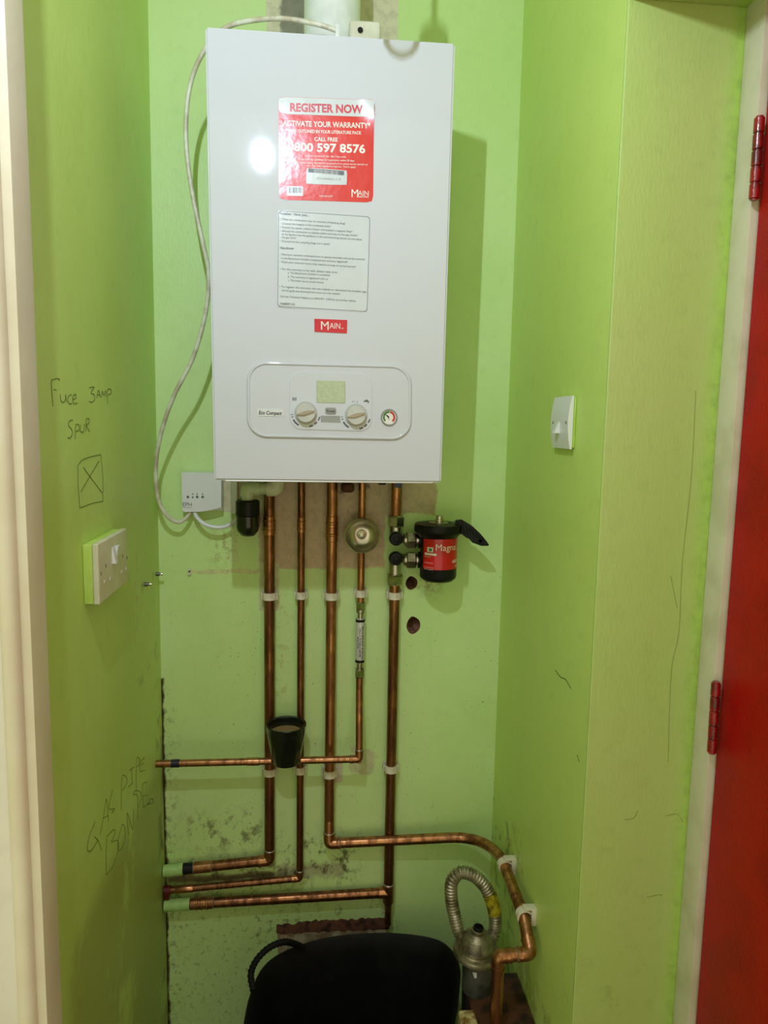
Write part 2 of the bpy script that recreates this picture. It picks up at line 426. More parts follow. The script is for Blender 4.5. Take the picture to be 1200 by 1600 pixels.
# two plug holes knocked into the back wall
def cut_hole(target, px, py, rpx, ecc, depth):
    c = PY(px, py, 0); r = rpx*1.53/FPX
    b = BM(); seg = 18; rings = []
    for (h, s) in ((-.01, 1.12), (.003, 1.0), (depth, .5)):
        rings.append([b.verts.new((c.x + r*s*math.cos(2*math.pi*k/seg)*(1+.06*math.sin(2*k*2*math.pi/seg+1)), h, c.z + ecc*r*s*math.sin(2*math.pi*k/seg)*(1+.07*math.cos(3*k*2*math.pi/seg)) + (r*.55 if h > .02 else 0))) for k in range(seg)])
    for i in range(2):
        for k in range(seg): b.faces.new((rings[i][k], rings[i][(k+1) % seg], rings[i+1][(k+1) % seg], rings[i+1][k]))
    b.faces.new(rings[0][::-1]); b.faces.new(rings[-1])
    bmesh.ops.recalc_face_normals(b, faces=b.faces)
    me = bpy.data.meshes.new('cut'); b.to_mesh(me); b.free()
    me.materials.append(M_HOLE)
    o = bpy.data.objects.new('cut', me); COL.objects.link(o)
    md = target.modifiers.new('cut', 'BOOLEAN'); md.operation = 'DIFFERENCE'; md.object = o; md.solver = 'EXACT'
    try: md.material_mode = 'TRANSFER'
    except Exception: pass
    dg = bpy.context.evaluated_depsgraph_get(); dg.update()
    nm = bpy.data.meshes.new_from_object(target.evaluated_get(dg))
    target.modifiers.clear(); old = target.data; target.data = nm; bpy.data.meshes.remove(old)
    bpy.data.objects.remove(o); bpy.data.meshes.remove(me)
cut_hole(wall_back, 643, 911, 9, 1.2, .05)
cut_hole(wall_back, 646, 977, 10.5, 1.35, .05)

YF = -.80
bm = BM(); box(bm, XL-T, XL, YF, 0, FLOOR, CEIL)
wall_left = struct('wall_left', bm, M_LEFT)
YN = -.53
bm = BM(); box(bm, XR, XR+.02, YN+.006, 0, FLOOR, CEIL)
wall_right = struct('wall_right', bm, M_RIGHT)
bm = BM(); box(bm, XR, .70, YN, YN+.006, FLOOR, CEIL, .0022, 3)
wall_return = struct('wall_return', bm, M_NIB)
bm = BM(); box(bm, -2.0, 1.6, -2.4, .1, FLOOR-.1, FLOOR); struct('floor', bm, M_FLOOR)
bm = BM(); box(bm, -2.0, 1.6, -1.7, .1, CEIL, CEIL+.1); struct('ceiling', bm, M_CEIL)
# boxed-in bulkhead above the return, its underside just above the picture
bm = BM(); box(bm, XR+.001, .70, -.80, YN, .657, CEIL, .003, 2); struct('trim_1', bm, M_NIB)
# left door lining: reveal, flat, bead and the hall wall beyond it
JX = -.276
bm = BM(); box(bm, -.42, JX, -.866, -.826, FLOOR, CEIL, .002, 2); struct('trim_2', bm, M_CREAM)
xa = PY(32, 1200, -.87).x; xb = PY(19, 1200, -.87).x
bm = BM()
tube(bm, [(xa-.004, -.868, FLOOR), (xa-.004, -.868, CEIL)], .0085, 16); struct('trim_3', bm, M_CREAM)
bm = BM(); box(bm, -1.6, xb+.002, -.872, -.80, FLOOR, CEIL, .002, 2); struct('wall_hall', bm, M_HALL)
# right door frame strip and the red door with its two hinges
fx0 = PY(1145, 560, -.56).x; fx1 = PY(1165, 560, -.58).x
bm = BM(); box(bm, fx0, fx1+.02, -.575, YN-.0005, FLOOR, CEIL-.4, .002, 2); struct('trim_4', bm, M_FRAME)
door = bpy.data.objects.new('door_1', None); COL.objects.link(door); door.location = (fx1, -.58, FLOOR); door['kind'] = 'structure'
bm = BM(); box(bm, fx1+.0025, fx1+.042, -1.34, -.579, FLOOR+.006, .655, .002, 2); obj('door_leaf', bm, M_RED, door)
def hinge(pt, pb):
    top = PY(pt[0], pt[1], -.588); bot = PY(pb[0], pb[1], -.588)
    bm = BM(); L = (top-bot); n = 5
    for k in range(n):
        a = bot + L*(k/n+.008); b = bot + L*((k+1)/n-.008)
        tube(bm, [a, a+(b-a)*.04, a+(b-a)*.96, b], [.0058, .0066, .0066, .0058], 16)
    tube(bm, [bot-L*.01, bot+L*1.01], .0048, 12)
    h = obj('hinge', bm, M_HINGE, door)
hinge((1187, 183), (1178, 312)); hinge((1119, 1066), (1112, 1176))
# broken-out patch low on the back wall
z0p, z1p = Z0(520, 1520), Z0(520, 1440); xp0, xp1 = X0(432, 1460), X0(608, 1460)
bm = BM(); n = 46; rnd0 = random.Random(8)
prev = None
for k in range(n+1):
    x = xp0 + (xp1-xp0)*k/n
    zt = z1p + .0018*math.sin(k*1.7) + .0022*rnd0.uniform(-1, 1) + (.005 if k > 8 else 0)
    zb = z1p - .022 + .0025*rnd0.uniform(-1, 1)
    cur = [bm.verts.new((x, -.0003, zt)), bm.verts.new((x, -.0016, zt-.0012)), bm.verts.new((x, -.0055, zb+.002)), bm.verts.new((x, -.0003, zb))]
    if prev:
        for j in range(3): bm.faces.new((prev[j], cur[j], cur[j+1], prev[j+1]))
    else: bm.faces.new(cur)
    prev = cur
bm.faces.new(prev[::-1])
struct('trim_5', bm, M_BRICK, smooth=60)
bm = BM(); box(bm, xp0+.003, xp1-.004, -.004, -.0002, z0p-.04, z1p-.018, .001, 1); struct('trim_6', bm, M_MORT)

# pencil notes on the left wall
def strokes(lines, conv, plane, r, name, mat, parent, nrm):
    bm = BM()
    for ln in lines:
        pts = [plane(*conv(x, y)) for x, y in ln]
        if len(pts) > 2: pts = smooth_path(pts, 4)
        for i in range(len(pts)-1):
            a, b = pts[i], pts[i+1]; d = (b-a)
            if d.length < 1e-6: continue
            s = d.cross(nrm).normalized()*r; e = d.normalized()*r*.5
            q = [a-s-e, b-s+e, b+s+e, a+s-e]
            h = nrm*.0004
            plate(bm, [v for v in q], nrm, .0003)
    o = obj(name, bm, mat, parent, smooth=0); return o
c1 = lambda x, y: (x/3.808, 560+y/3.808)
fuse = [[(315,285),(308,200),(305,140),(320,125),(345,120),(355,130)],[(318,185),(335,188)],
 [(358,215),(362,250),(375,262),(388,245),(390,215),(395,262)],[(425,215),(408,225),(402,250),(412,270),(428,268)],
 [(435,245),(452,235),(450,215),(438,220),(432,245),(440,270),(460,265)],[(530,175),(560,170),(540,205),(560,215),(562,245),(545,262),(530,255)],
 [(575,235),(585,190),(598,232)],[(578,218),(596,215)],[(605,232),(608,195),(618,220),(628,192),(632,230)],[(640,270),(638,190),(658,185),(662,205),(642,220)]]
spur = [[(432,365),(412,375),(408,400),(425,420),(430,450),(415,475),(402,470)],[(448,480),(450,400),(468,395),(470,425),(452,435)],
 [(480,395),(478,430),(490,440),(500,425),(502,390)],[(512,435),(512,365),(530,360),(528,385),(514,398),(532,435)]]
xbox = [[(465,635),(490,605),(540,585),(600,572)],[(600,572),(612,720),(612,850)],[(612,850),(550,862),(475,890)],[(475,890),(465,760),(463,635)],
 [(497,650),(540,710),(608,800)],[(590,610),(535,700),(480,795)]]
PL = lambda px, py: PX(px, py, XL+.0002)
EX = Vector((1, 0, 0))
strokes(fuse+spur, c1, PL, .00048, 'pencil_note', M_PENCIL, wall_left, EX)
strokes(xbox, c1, PL, .00048, 'pencil_box', M_PENCIL, wall_left, EX)
c2 = lambda x, y: (60+x/4.615, 1140+y/4.615)
gas = [[(410,665),(370,760),(352,850),(365,880),(395,855),(425,800)],[(405,775),(430,800),(455,870)],
 [(445,755),(470,620),(490,500),(500,600),(505,660)],[(465,640),(500,620)],[(535,430),(510,540),(512,575),(548,570),(530,600)],
 [(598,580),(598,450),(605,335),(635,345),(635,390),(605,440)],[(655,295),(690,270)],[(672,285),(675,390)],[(648,415),(680,385)],
 [(705,450),(705,300),(708,210),(725,205),(730,240),(710,270)],[(765,200),(735,240),(735,300),(765,290)],[(738,260),(760,240)],
 [(490,1050),(488,900),(490,790)],[(490,775),(545,720),(550,760),(525,810),(570,800),(575,870),(540,980),(490,1050)],
 [(600,700),(575,790),(575,865),(600,860),(625,780),(622,700),(605,685),(600,700)],[(648,755),(640,600),(680,720),(685,575)],
 [(715,640),(715,480),(685,470),(700,440),(735,450),(740,500),(720,560)],[(755,565),(752,400),(785,380)],[(755,480),(785,470)],[(757,560),(800,530)],
 [(790,540),(812,500),(826,505),(826,525),(795,540)]]
strokes(gas, c2, PL, .00048, 'pencil_note', M_PENCIL, wall_left, EX)
strokes([[(868,1047),(876,1058),(884,1062),(892,1076)],[(905,1190),(902,1180)],[(862,675),(865,680)]], lambda x, y: (x, y), lambda a, b: PX(a, b, XR-.0002), .0007, 'crack', M_CRACK, wall_right, -EX)

strokes([[(1087,610),(1083,700),(1077,780),(1066,880),(1061,985),(1050,1040),(1046,1110),(1044,1190)],[(1048,900),(1058,950)],[(976,1281),(990,1278),(997,1266)],[(1040,1275),(1058,1272),(1067,1285)],[(1010,1402),(1030,1398),(1035,1400)]], lambda x, y: (x, y), lambda a, b: PY(a, b, YN-.0002), .0004, 'crack', M_CRACK2, wall_return, Vector((0, -1, 0)))

# ------------------------------------------------------------------ boiler
c = (PF(320.5, 41)+PF(711.5, 67)+PF(334.5, 750.5)+PF(689.3, 754.5))/4
boiler = thing('boiler', 'large white wall-hung boiler with red sticker and rounded control panel', 'boiler', (c.x, -.15, 0))
bm = BM()
fr = [PF(320.5, 41), PF(711.5, 67), PF(689.3, 754.5), PF(334.5, 750.5)]
vs = [bm.verts.new(p) for p in fr] + [bm.verts.new((p.x, -.012, p.z)) for p in fr]
for f in ((0,1,2,3),(7,6,5,4),(0,4,5,1),(1,5,6,2),(2,6,7,3),(3,7,4,0)): bm.faces.new([vs[i] for i in f])
bmesh.ops.recalc_face_normals(bm, faces=bm.faces)
fe = [e for e in bm.edges if e.verts[0] in vs[:4] or e.verts[1] in vs[:4]]
bmesh.ops.bevel(bm, geom=fe, offset=.0032, segments=3, affect='EDGES')
casing = obj('casing', bm, M_WHITE, boiler, 30)
bm = BM(); tube(bm, [PF(352, 751.2, -.004), PF(676, 754.5, -.004)], .0016, 8)
for i in range(0): pass
obj('bottom_lip', bm, M_WPLAST, boiler)
# control panel
def front_plate(name, Q, ru, rv, h0, th, mat, parent, grow=.0006, n=8):
    f = quad(*Q); bm = BM()
    plate(bm, [PF(*f(u, v), h0) for u, v in rrect_uv(ru, rv, n)], FN, th, grow)
    return obj(name, bm, mat, parent, 30)
CP = ((388.5, 567), (640.5, 573.5), (640, 685.5), (388.5, 680.5))
panel = front_plate('control_panel', CP, .115, .25, .0, .0022, M_WHITE, boiler)
f = quad(*CP); pts = [PF(*f(u, v), .0012) for u, v in rrect_uv(.115, .25, 10)]
bm = BM(); rings = []; m = len(pts)
cen = sum(pts, Vector())/m
for i in range(m):
    t = (pts[(i+1) % m]-pts[i-1]).normalized(); o = t.cross(FN).normalized()
    if o.dot(pts[i]-cen) < 0: o = -o
    rings.append([bm.verts.new(pts[i]+o*.0030*math.cos(2*math.pi*k/10)+FN*.0030*math.sin(2*math.pi*k/10)) for k in range(10)])
for i in range(m):
    for k in range(10): bm.faces.new((rings[i][k], rings[i][(k+1) % 10], rings[(i+1) % m][(k+1) % 10], rings[(i+1) % m][k]))
obj('rim', bm, M_WHITE, panel, 60)
facia = front_plate('facia', ((452, 581), (581.5, 585), (581, 674), (452, 670.5)), .15, .22, .0022, .0015, M_WHITE, panel)
H = .0037
front_plate('display', ((494.5, 594.5), (539.5, 595.5), (539.5, 630.5), (494.5, 629.5)), .04, .05, H, .0010, M_LCD, panel, .0012)
front_plate('reset_button', ((508, 636.5), (525, 637), (525, 647.5), (508, 647)), .2, .25, H, .002, M_GTAG, panel, .001)
front_plate('grey_tag', ((501, 649.5), (531, 649.8), (532, 660.5), (501.5, 659.5)), .02, .04, H, .0004, M_GTAG, panel, 0)
bm = BM()
ftext(bm, 'Reset', (510.5, 644.2), (523, 644.6), 4.6, H+.0022, .01)
obj('lettering', bm, M_INKK, panel, 0)
def front_knob(px, py):
    c = PF(px, py, H); r = 17.5*1.2/FPX
    bm = BM(); lathe(bm, [(r, 0), (r, .003), (r*.96, .004), (r*.93, .0035), (r*.88, .0035), (r*.86, .010), (r*.82, .012), (r*.5, .0122)], c, FN, 40)
    k = obj('dial_knob', bm, M_KNOBM, panel, 40)
    bm = BM(); a = math.radians(12); d = Vector((math.cos(a), 0, 0)) + FT*math.sin(a); s = FN.cross(d).normalized()
    c2 = c+FN*.0121
    plate(bm, [c2-d*r*.82-s*.0006, c2-d*r*.2-s*.0034, c2+d*r*.75-s*.0006, c2+d*r*.80+s*.001, c2+d*r*.1+s*.0034, c2-d*r*.72+s*.001], FN, .0035, .0006)
    obj('pointer', bm, M_PTR, k, 30)
front_knob(478, 645); front_knob(556, 648.5)
bm = BM()
def dash(c, a0, a1, rr, w):
    p = []
    for k in range(5):
        a = math.radians(a0+(a1-a0)*k/4); p.append((c[0]+rr*math.cos(a), c[1]-rr*math.sin(a)))
    for k in range(4, -1, -1):
        a = math.radians(a0+(a1-a0)*k/4); p.append((c[0]+(rr-w)*math.cos(a), c[1]-(rr-w)*math.sin(a)))
    plate(bm, [PF(x, y, H) for x, y in p], FN, .0003)
for c in ((478, 645), (556, 648.5)):
    for a0, a1, w in ((208, 240, 2.6), (284, 300, 2.6), (306, 320, 2.6), (328, 344, 2), (195, 199, 3), (186, 189, 3)): dash(c, a0, a1, 23.5, w)
obj('dial_markings', bm, M_INKG, panel, 0)
bm = BM()
for k in range(4): plate(bm, [PF(457+k*1.8, 621, H), PF(458+k*1.8, 621, H), PF(458+k*1.8, 626, H), PF(457+k*1.8, 626, H)], FN, .0003)
plate(bm, [PF(568, 626, H), PF(576, 626, H), PF(576, 630, H), PF(574.5, 630, H), PF(574.5, 628, H), PF(568, 628, H)], FN, .0003)
plate(bm, [PF(571, 624.4, H), PF(574, 624.4, H), PF(574, 626, H), PF(571, 626, H)], FN, .0003)
ftext(bm, '0 1 2', (550, 629), (559, 629.3), 3, H+.0002)
obj('symbols', bm, M_INKG, panel, 0)
b = front_plate('name_badge', ((401.5, 638.5), (443.5, 639.8), (443.5, 651), (401.5, 650)), .05, .25, .0022, .0008, M_WPLAST, panel, .0004)
bm = BM(); ftext(bm, 'Eco Compact', (404.5, 647.2), (440.5, 648.4), 5.6, .0034, .02, .2); obj('lettering', bm, M_INKK, panel, 0)
# pressure gauge
gc = PF(607.5, 652, .0022); gr = 13.3*1.2/FPX
bm = BM(); lathe(bm, [(gr, 0), (gr, .0025), (gr*.92, .004), (gr*.84, .0035), (gr*.82, .0015)], gc, FN, 40, True, False); g = obj('pressure_gauge', bm, M_GTAG, panel, 40)
bm = BM(); lathe(bm, [(gr*.84, .0), (gr*.84, .0016)], gc, FN, 40); obj('gauge_face', bm, M_INKW, g, 30)
def arc(c, r0, r1, a0, a1, mat, nm, par):
    bm = BM(); p = []
    for k in range(9):
        a = math.radians(a0+(a1-a0)*k/8); p.append(c+Vector((math.cos(a), 0, 0))*r1+FT*math.sin(a)*r1)
    p = [c+Vector((math.cos(math.radians(a0+(a1-a0)*k/8)), 0, 0))*r1+FT*math.sin(math.radians(a0+(a1-a0)*k/8))*r1 for k in range(9)]
    p += [c+Vector((math.cos(math.radians(a0+(a1-a0)*k/8)), 0, 0))*r0+FT*math.sin(math.radians(a0+(a1-a0)*k/8))*r0 for k in range(8, -1, -1)]
    plate(bm, p, FN, .0003); return obj(nm, bm, mat, par, 0)
arc(gc+FN*.0017, gr*.52, gr*.74, -48, 80, M_INKR, 'red_band', g)
arc(gc+FN*.0017, gr*.52, gr*.74, 85, 225, M_GREEN, 'green_band', g)
bm = BM(); plate(bm, [gc+FN*.0018+Vector((-gr*.55, 0, 0))+FT*gr*.42, gc+FN*.0018+FT*gr*.14, gc+FN*.0018-FT*gr*.3, gc+FN*.0018+Vector((-gr*.16, 0, 0))], FN, .0004); obj('needle', bm, M_INKK, g, 0)

# stickers
def sheet(name, Q, ru, rv, h, mat, parent, curl=None, nu=14, nv=16):
    """thin printed sheet as a grid, rounded corners pulled in, optional curled corner"""
    f = quad(*Q); bm = BM(); g = []
    for j in range(nv+1):
        row = []
        for i in range(nu+1):
            u, v = i/nu, j/nv
            for (cu, cv) in ((0, 0), (1, 0), (1, 1), (0, 1)):
                du, dv = abs(u-cu)/ru, abs(v-cv)/rv
                if du < 1 and dv < 1:
                    d = math.hypot(1-du, 1-dv)
                    if d > 1:
                        su = (1-(1-du)/d)*ru; sv = (1-(1-dv)/d)*rv
                        u = su if cu == 0 else 1-su; v = sv if cv == 0 else 1-sv
            hh = h
            if curl: hh += curl(u, v)
            row.append(PF(*f(u, v), hh))
        g.append(row)
    top = [[bm.verts.new(p+FN*.0002) for p in r] for r in g]; bot = [[bm.verts.new(p) for p in r] for r in g]
    for j in range(nv):
        for i in range(nu):
            bm.faces.new((top[j][i], top[j+1][i], top[j+1][i+1], top[j][i+1])); bm.faces.new((bot[j][i], bot[j][i+1], bot[j+1][i+1], bot[j+1][i]))
    for i in range(nu):
        bm.faces.new((top[0][i], top[0][i+1], bot[0][i+1], bot[0][i])); bm.faces.new((top[nv][i], bot[nv][i], bot[nv][i+1], top[nv][i+1]))
    for j in range(nv):
        bm.faces.new((top[j][0], bot[j][0], bot[j+1][0], top[j+1][0])); bm.faces.new((top[j][nu], top[j+1][nu], bot[j+1][nu], bot[j][nu]))
    return obj(name, bm, mat, parent, 60)
RED = ((435, 151), (584.5, 156.5), (583, 316.5), (436, 312))
def curl1(u, v):
    d = max(0, (u-.82)/.18)*max(0, (.45-v)/.45); return .007*d*d
stk = sheet('register_sticker', RED, .05, .045, .0002, M_STK, boiler, curl1)
stk['label'] = 'red and white register now sticker with curled corner'
f = quad(*RED)
def sub(Q, u0, u1, v0, v1):
    f = quad(*Q); return (f(u0, v0), f(u1, v0), f(u1, v1), f(u0, v1))
hd = sheet('white_band', sub(RED, .003, .997, .003, .168), .05, .28, .0005, M_STW, stk, lambda u, v: curl1(u, v*.168)+.0001)
def PCURL(px, py, h): return PF(px, py, h+curl1(min(1, max(0, (px-435)/148.5)), min(1, max(0, (py-153.5)/160.5))))
c3 = lambda x, y: (420+x/6.667, 140+y/6.667)
def slope(x0, x1, yb, k=.03): return (c3(x0, yb-k*(x1-x0)/2), c3(x1, yb+k*(x1-x0)/2))
bm = BM(); l, r = slope(222, 980, 238); ftext(bm, 'REGISTER NOW', l, r, 12.6, .0010, .035, 0, PCURL); obj('lettering', bm, M_INKR, stk, 0)
bm = BM()
for (s, x0, x1, yb, h, bo) in (('ACTIVATE YOUR WARRANTY*', 145, 1060, 392, 8.4, .02), ('AS OUTLINED IN YOUR LITERATURE PACK', 245, 965, 458, 4.9, .02),
        ('CALL FREE', 475, 718, 540, 6.2, .02), ('0800 597 8576', 195, 1005, 650, 12.8, .028),
        ('Free from most networks. 8am - 8pm, 7 days a week.', 380, 805, 705, 2.9, .004), ('Please note the guidelines for registration within 30 days', 310, 890, 743, 2.9, .004),
        ('of commissioning. Benchmark completed and an annual service carried out', 290, 1030, 780, 2.9, .004), ('by a Gas Safe registered engineer. Terms apply', 400, 905, 810, 2.9, .004),
        ('THE GAS SAFE', 525, 665, 1120, 2.6, .004), ('AIN', 928, 1040, 1105, 7.6, .0), ('HEATING', 932, 1040, 1127, 2.8, .01)):
    l, r = slope(x0, x1, yb); ftext(bm, s, l, r, h, .0008, bo, 0, PCURL)
ftext(bm, 'M', c3(862, 1122), c3(930, 1124), 12.6, .0008, .0)
obj('lettering', bm, M_INKW, stk, 0)
q = tuple(c3(*p) for p in ((393, 815), (815, 843), (812, 997), (388, 985)))
box_l = sheet('code_label', q, .03, .08, .0006, M_STW, stk, None, 4, 4)
q = tuple(c3(*p) for p in ((188, 1005), (358, 1012), (356, 1112), (186, 1105)))
sheet('barcode_label', q, .02, .03, .0006, M_STW, stk, None, 4, 4)
bm = BM()
q = [c3(*p) for p in ((412, 822), (785, 850), (783, 895), (410, 862))]
plate(bm, [PF(*p, .0009) for p in q], FN, .0001)
l, r = (c3(500, 938), c3(750, 950)); ftext(bm, 'CTH7000032 C R', l, r, 3.2, .0009)
x = 200
rnd = random.Random(3)
while x < 345:
    w = rnd.choice((3, 4, 7)); hgt = 58
    plate(bm, [PF(*c3(x, 1020), .0009), PF(*c3(x+w, 1020), .0009), PF(*c3(x+w, 1020+hgt), .0009), PF(*c3(x, 1020+hgt), .0009)], FN, .0001); x += w+rnd.choice((4, 6, 9))
obj('printing', bm, M_INKG, stk, 0)
bm = BM()
for j in range(2):
    l, r = (c3(470, 850+22*j), c3(725, 870+20*j)); ftext(bm, 'IMPORTANT SERIAL LABEL KEEP', l, r, 2.2, .0011)
obj('lettering', bm, M_INKW, stk, 0)

WS = ((434, 328), (579.5, 337.5), (575, 488.5), (432.5, 480))
def curl2(u, v): return .0010*max(0, math.sin(3.1*(u+v*.6)))*max(0, 1-u*1.6)
ns = sheet('notice_sticker', WS, .03, .03, .0002, M_STW, boiler, curl2)
ns['label'] = 'white installer checklist sticker with fine black print'
bm = BM(); pts = [PF(*quad(*WS)(u, v), .0005+curl2(u, v)) for u, v in rrect_uv(.035, .035, 6, .008, .992, .008, .992)]
f = quad(*WS)
uv = rrect_uv(.035, .035, 6, .008, .992, .008, .992); dense = []
for i in range(len(uv)):
    a, b = uv[i], uv[(i+1) % len(uv)]; L = math.hypot(a[0]-b[0], a[1]-b[1]); kk = max(1, int(L/.07))
    for t in range(kk): dense.append((a[0]+(b[0]-a[0])*t/kk, a[1]+(b[1]-a[1])*t/kk))
m = len(dense); ou = [PF(*f(u, v), .0007+curl2(u, v)) for u, v in dense]
inn = [PF(*f(.5+(u-.5)*.990, .5+(v-.5)*.991), .0007+curl2(u, v)) for u, v in dense]
vo = [bm.verts.new(p) for p in ou]; vi = [bm.verts.new(p) for p in inn]
for i in range(m): bm.faces.new((vo[i], vo[(i+1) % m], vi[(i+1) % m], vi[i]))
obj('border_line', bm, M_INKG, ns, 0)
c4 = lambda x, y: (420+x/6.667, 310+y/6.667)
bm = BM()
def line(s, x0, x1, yl, yr, h, bo=.0):
    def pl(S_, t_):
        px, py = c4(x0+(x1-x0)*S_, yl+(yr-yl)*S_); py -= h*t_
        u = (px-434)/144; v = (py-333)/150
        return PF(px, py, .0010+curl2(max(0, min(1, u)), max(0, min(1, v))))
    text_on(bm, s, pl, bo)
line('Installer : have you...', 120, 420, 168, 188, 3.6, .012)
line('• Filled the condensate trap via removal of blanking plug?', 125, 795, 225, 272, 3.0)
line('• Checked the integrity of the condensate drain?', 122, 645, 270, 302, 3.0)
line('• Flushed the system, added inhibitor and installed a magnetic filter?', 122, 870, 310, 356, 3.0)
line('• Allowed the combustion to stabilise before carrying out flue gas checks?', 120, 925, 348, 396, 3.0)
line('as the figures meet the guidance in the commissioning section do not adjust', 135, 970, 382, 438, 3.0)
line('the gas valve?', 135, 285, 415, 424, 3.0)
line('• Ensured the flue sampling plugs are in place?', 120, 635, 455, 486, 3.0)
line('Handover', 118, 265, 528, 535, 3.8, .015)
line('• Does your customer understand how to operate the boiler and use the controls?', 120, 1000, 592, 645, 3.0)
line('• Is the Benchmark checklist completed and warranty registered?', 120, 820, 632, 672, 3.0)
line('• Does your customer know they need to arrange an annual service?', 120, 905, 670, 722, 3.0)
line('• For the warranty to be valid, please make sure:', 118, 715, 745, 780, 3.0)
line('a. The Benchmark checklist is completed', 200, 635, 785, 810, 3.0)
line('b. The warranty is registered with us', 200, 615, 825, 850, 3.0)
line('c. The boiler has an annual service', 200, 570, 863, 886, 3.0)
line('• To register the warranty visit the website or download the installer app', 112, 1015, 928, 982, 3.0)
line('the full guide and download from www our own website', 135, 740, 968, 1004, 3.0)
line('Call the Technical Helpline on 0344 871 1545 for any further advice.', 118, 910, 1030, 1078, 3.0)
line('7688897-02', 118, 272, 1108, 1115, 3.2)
obj('lettering', bm, M_INKG, ns, 0)
bd = front_plate('brand_badge', ((491, 498), (542.8, 500), (542.2, 521), (491.2, 518.5)), .02, .05, .0, .0012, M_BADGE, boiler, .0004)
bm = BM(); ftext(bm, 'M', (501.5, 515.2), (513.5, 515.8), 13.4, .0014, .0); ftext(bm, 'AIN', (515, 513.2), (531.5, 514), 9.0, .0014, .0); ftext(bm, 'uk', (533.5, 514), (537, 514.2), 2.5, .0014)
obj('lettering', bm, M_INKW, bd, 0)
# little taps and a rusty outlet under the casing
bm = BM(); p = PY(622, 757, -.10); box(bm, p.x-.006, p.x+.006, p.y-.006, p.y+.006, p.z-.006, p.z+.03, .001); obj('tap_handle', bm, M_BLUE, boiler)
bm = BM(); p = PY(597, 754, -.12); box(bm, p.x-.007, p.x+.007, p.y-.006, p.y+.006, p.z-.004, p.z+.03, .001); obj('tap_handle', bm, M_BLACK, boiler)
bm = BM(); p = PY(543, 766, -.03); lathe(bm, [(.010, -.004), (.014, 0), (.014, .012), (.009, .016), (.009, .05)], p, (0, 0, 1), 16); obj('drain_outlet', bm, M_RUST, boiler)

# ------------------------------------------------------------------ flue
fa, fb = PY(475, 30, -.15), PY(563, 30, -.15); fr_ = (fb.x-fa.x)/2; fx = (fa.x+fb.x)/2
flue = thing('flue_pipe', 'white round flue pipe rising from the top of the boiler', 'flue pipe', (fx, -.15, .72))
zt = .722
bm = BM(); tube(bm, fillet([(fx, -.15, zt+.005), (fx, -.15, .93), (fx, -.004, .93)], .06, 10), fr_, 40); obj('pipe', bm, M_FLUE, flue, 50)
bm = BM(); lathe(bm, [(fr_+.028, 0), (fr_+.028, .006), (fr_+.020, .012), (fr_+.004, .046), (fr_+.003, .05)], (fx, -.15, zt-.012), (0, 0, 1), 40); obj('flange', bm, M_WPLAST, flue, 40)
p = PY(566, 50, -.24)
bm = BM(); box(bm, p.x-.022, p.x+.03, p.y-.012, p.y+.03, zt-.012, p.z+.013, .006, 3); o = obj('sampling_cap', bm, M_OFFW, flue)
bm = BM(); lathe(bm, [(.004, 0), (.0045, .002)], (p.x-.004, p.y-.0125, p.z-.004), (0, -1, 0), 14); obj('sampling_port', bm, M_BLACK, o)
bm = BM(); p2 = PY(527, 46, -.25); box(bm, p2.x-.003, p2.x+.004, p2.y-.003, p2.y+.003, p2.z-.012, p2.z+.007, .001); obj('clip_tag', bm, M_WPLAST, flue)

# ------------------------------------------------------------------ receiver, cables, trunking
ea, eb = PY(283, 737, -.03), PY(347, 800, -.03)
rc = thing('receiver', 'small square white wireless receiver box on the wall left under the boiler', 'receiver', ((ea.x+eb.x)/2, 0, eb.z))
bm = BM(); box(bm, ea.x+.001, eb.x, -.022, -.0004, eb.z+.001, ea.z-.001, .003, 3); obj('back_plate', bm, M_WPLAST, rc)
bm = BM(); w = eb.x-ea.x; ol = [(0, 1), (1, 1), (1, .13)]
for k in range(1, 7):
    t = k/6; ol.append((1-.62*t, .13-.13*math.sin(t*math.pi/2)))
ol += [(.05, 0), (0, .05)]
plate(bm, [Vector((ea.x+u*w, -.022, eb.z-.001+v*(ea.z-eb.z))) for u, v in ol], (0, -1, 0), .009, .0015); cov = obj('cover', bm, M_WPLAST, rc, 30)
PE = lambda px, py, h=0: PY(px, py, -.0312-h)
bm = BM(); ftext(bm, 'EPH', (285.5, 791), (299.5, 791.5), 6.3, .0002, .0, 0, PE); ftext(bm, 'CONTROLS', (285.5, 793.6), (299.5, 794.2), 1.4, .0002, .0, 0, PE); obj('lettering', bm, M_INKG, cov, 0)
for px in (293.5, 308, 316.5):
    bm = BM(); lathe(bm, [(.0026, 0), (.0022, .0012)], PE(px, 776.5), (0, -1, 0), 14); obj('indicator_button', bm, M_INKG, cov, 40)
bm = BM(); lathe(bm, [(.0018, 0), (.0014, .0008)], PE(301, 777), (0, -1, 0), 12)
for px in (301, 308, 316.5): plate(bm, [PE(px-.8, 771), PE(px+.8, 771), PE(px+.8, 773), PE(px-.8, 773)], (0, -1, 0), .0003)
obj('indicator_marks', bm, M_INKG, cov, 40)

